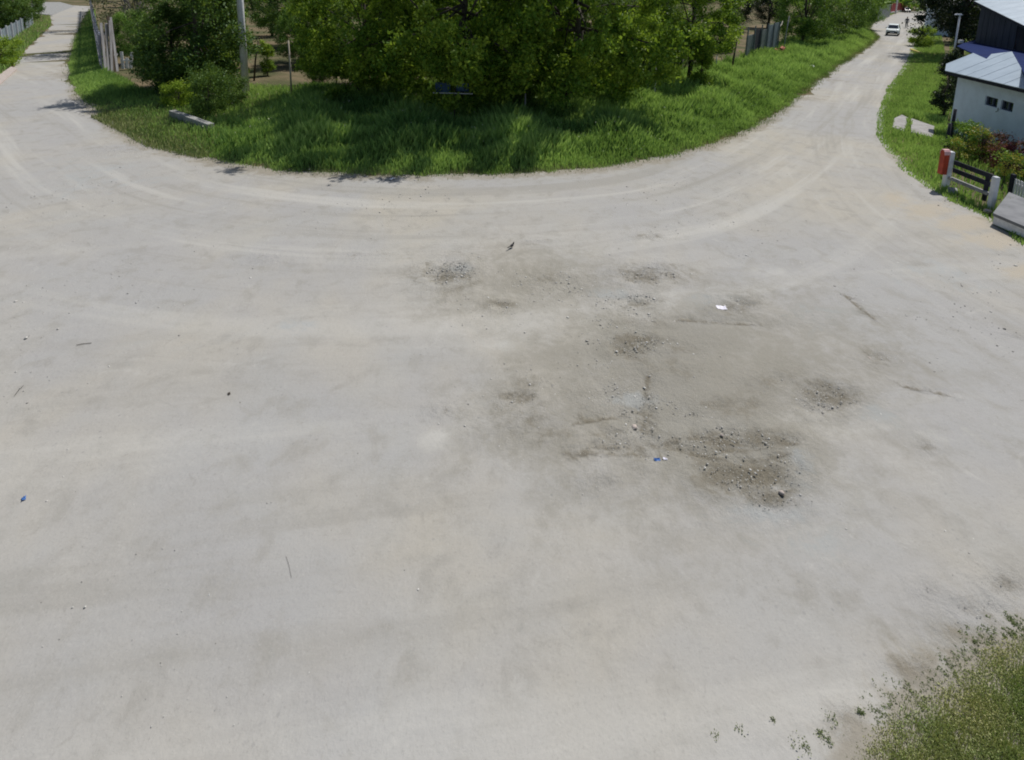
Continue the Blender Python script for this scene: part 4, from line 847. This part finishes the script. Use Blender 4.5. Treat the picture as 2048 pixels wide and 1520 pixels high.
def car(loc, yaw, paint, label):
    e = empty('car', loc, yaw, label=label, cat='car', group='cars at the far end of the right road'); W = .82; e.scale = (.86, .84, .98)
    prof = [(2.0, .28), (2.05, .45), (1.98, .68), (1.75, .82), (1.15, .93), (.55, 1.38), (.25, 1.46), (-1.2, 1.46), (-1.55, 1.38), (-1.95, .92), (-2.02, .7), (-2.02, .28)]
    mb = MB(); vs = []
    for s in (-1, 1):
        for x, z_ in prof: vs.append(Vector((x, s*(W if z_ < .95 else W-.22*(z_-.9)/.55), z_)))
    n = len(prof); fs = [(i, i+n, (i+1) % n+n, (i+1) % n) for i in range(n)] + [tuple(range(n)), tuple(range(2*n-1, n-1, -1))]
    mb.add(vs, fs); bevel(mb.build('body', paint, e), .04, 2)
    MB().add([Vector(q) for q in ((1.13, -.66, .96), (1.13, .66, .96), (.60, .56, 1.36), (.60, -.56, 1.36))], [(0, 1, 2, 3)]).build('windscreen', M['glass'], e).location = (.03, 0, .02)
    for s in (-1, 1):
        MB().add([Vector(q) for q in ((.95, s*.815, .97), (-1.6, s*.815, .97), (-1.35, s*.66, 1.38), (.45, s*.66, 1.38))], [(0, 1, 2, 3)]).build('side_window', M['glass'], e)
        MB().box((1.97, s*.58, .68), (.14, .34, .16)).build('headlight', M['lamp_glass'], e); MB().box((.95, s*.9, 1.0), (.14, .16, .11)).build('mirror', paint, e)
        for x in (1.25, -1.25):
            wv = MB().tube([(x, s*.66, .31), (x, s*.84, .31)], .31, 16).build('wheel', M['rubber'], e); MB().tube([(x, s*.842, .31), (x, s*.85, .31)], .19, 12).build('rim', M['tin_dull'], wv)
    MB().box((2.03, 0, .40), (.08, 1.35, .26)).build('bumper', M['rubber'], e); MB().box((2.0, 0, .64), (.08, .7, .1)).build('grille', M['rubber'], e); MB().box((2.08, 0, .45), (.02, .5, .11)).build('number_plate', M['white_paint'], e)
c = at(1785, 70); h = at(1700, 150)-c; car(c, math.atan2(h.y, h.x), M['car_silver'], 'pale silver hatchback driving towards the crossing'); c2_ = at(1812, 25); car(c2_, math.atan2(h.y, h.x)+.3, M['car_dark'], 'black car parked at the far end beside the red fence')

# person walking
def person(loc, yaw, label):
    e = empty('person', loc, yaw, label=label, cat='person')
    J = {'pel': (0, 0, .95), 'spi': (0, 0, 1.15), 'che': (.02, 0, 1.35), 'nec': (.03, 0, 1.5), 'hea': (.05, 0, 1.6), 'top': (.05, 0, 1.72)}
    V = []; E_ = []; RR = []; ix = {}
    def a_(k, p, r_, par=None):
        ix[k] = len(V); V.append(p); RR.append(r_)
        if par: E_.append((ix[par], ix[k]))
    a_('pel', J['pel'], (.15, .12)); a_('spi', J['spi'], (.15, .11), 'pel'); a_('che', J['che'], (.18, .12), 'spi'); a_('nec', J['nec'], (.06, .06), 'che'); a_('hea', J['hea'], (.085, .10), 'nec'); a_('top', J['top'], (.07, .08), 'hea')
    for s, f_ in ((-1, 1), (1, -1)):
        n = 'LR'[s > 0]
        a_('hip'+n, (.02*f_, s*.09, .88), (.10, .10), 'pel'); a_('kne'+n, (.16*f_+.03, s*.09, .50), (.07, .07), 'hip'+n); a_('ank'+n, (.26*f_-.08*(f_ < 0), s*.09, .09), (.045, .045), 'kne'+n); a_('toe'+n, (.26*f_+.12, s*.1, .03), (.04, .03), 'ank'+n)
        a_('sho'+n, (.02, s*.2, 1.42), (.065, .065), 'che'); a_('elb'+n, (-.12*f_, s*.25, 1.15), (.05, .05), 'sho'+n); a_('wri'+n, (-.08*f_+.1, s*.25, .92), (.035, .035), 'elb'+n); a_('han'+n, (-.08*f_+.14, s*.25, .84), (.035, .02), 'wri'+n)
    me = bpy.data.meshes.new('body'); me.from_pydata(V, E_, []); o = link('body', me, e)
    o.modifiers.new('k', 'SKIN'); sk = me.skin_vertices[0].data if me.skin_vertices else None
    if sk is None:
        me.attributes  # no skin layer yet
    else:
        for i, r_ in enumerate(RR): sk[i].radius = r_
        sk[0].use_root = True
    s_ = o.modifiers.new('s', 'SUBSURF'); s_.levels = 1; s_.render_levels = 2
    mt, t, p = newmat('person clothes and skin'); g_ = t.nodes.new('ShaderNodeTexCoord'); sx = t.nodes.new('ShaderNodeSeparateXYZ'); t.links.new(g_.outputs['Object'], sx.inputs[0])
    c_ = mixc(t, math_(t, 'GREATER_THAN', sx.outputs[2], .93), (.03, .035, .045), (.04, .042, .055)); c_ = mixc(t, math_(t, 'GREATER_THAN', sx.outputs[2], 1.51), c_, (.40, .25, .18)); t.links.new(c_, p.inputs['Base Color']); me.materials.append(mt)
    vs, fs = ell((.035, 0, 1.70), (.105, .10, .09)); MB().add(vs, fs).build('hair', M['hair'], e, smooth=True)
c = at(1812, 56); person(c, math.atan2(h.y, h.x), 'lone figure in dark clothes walking down the right road')
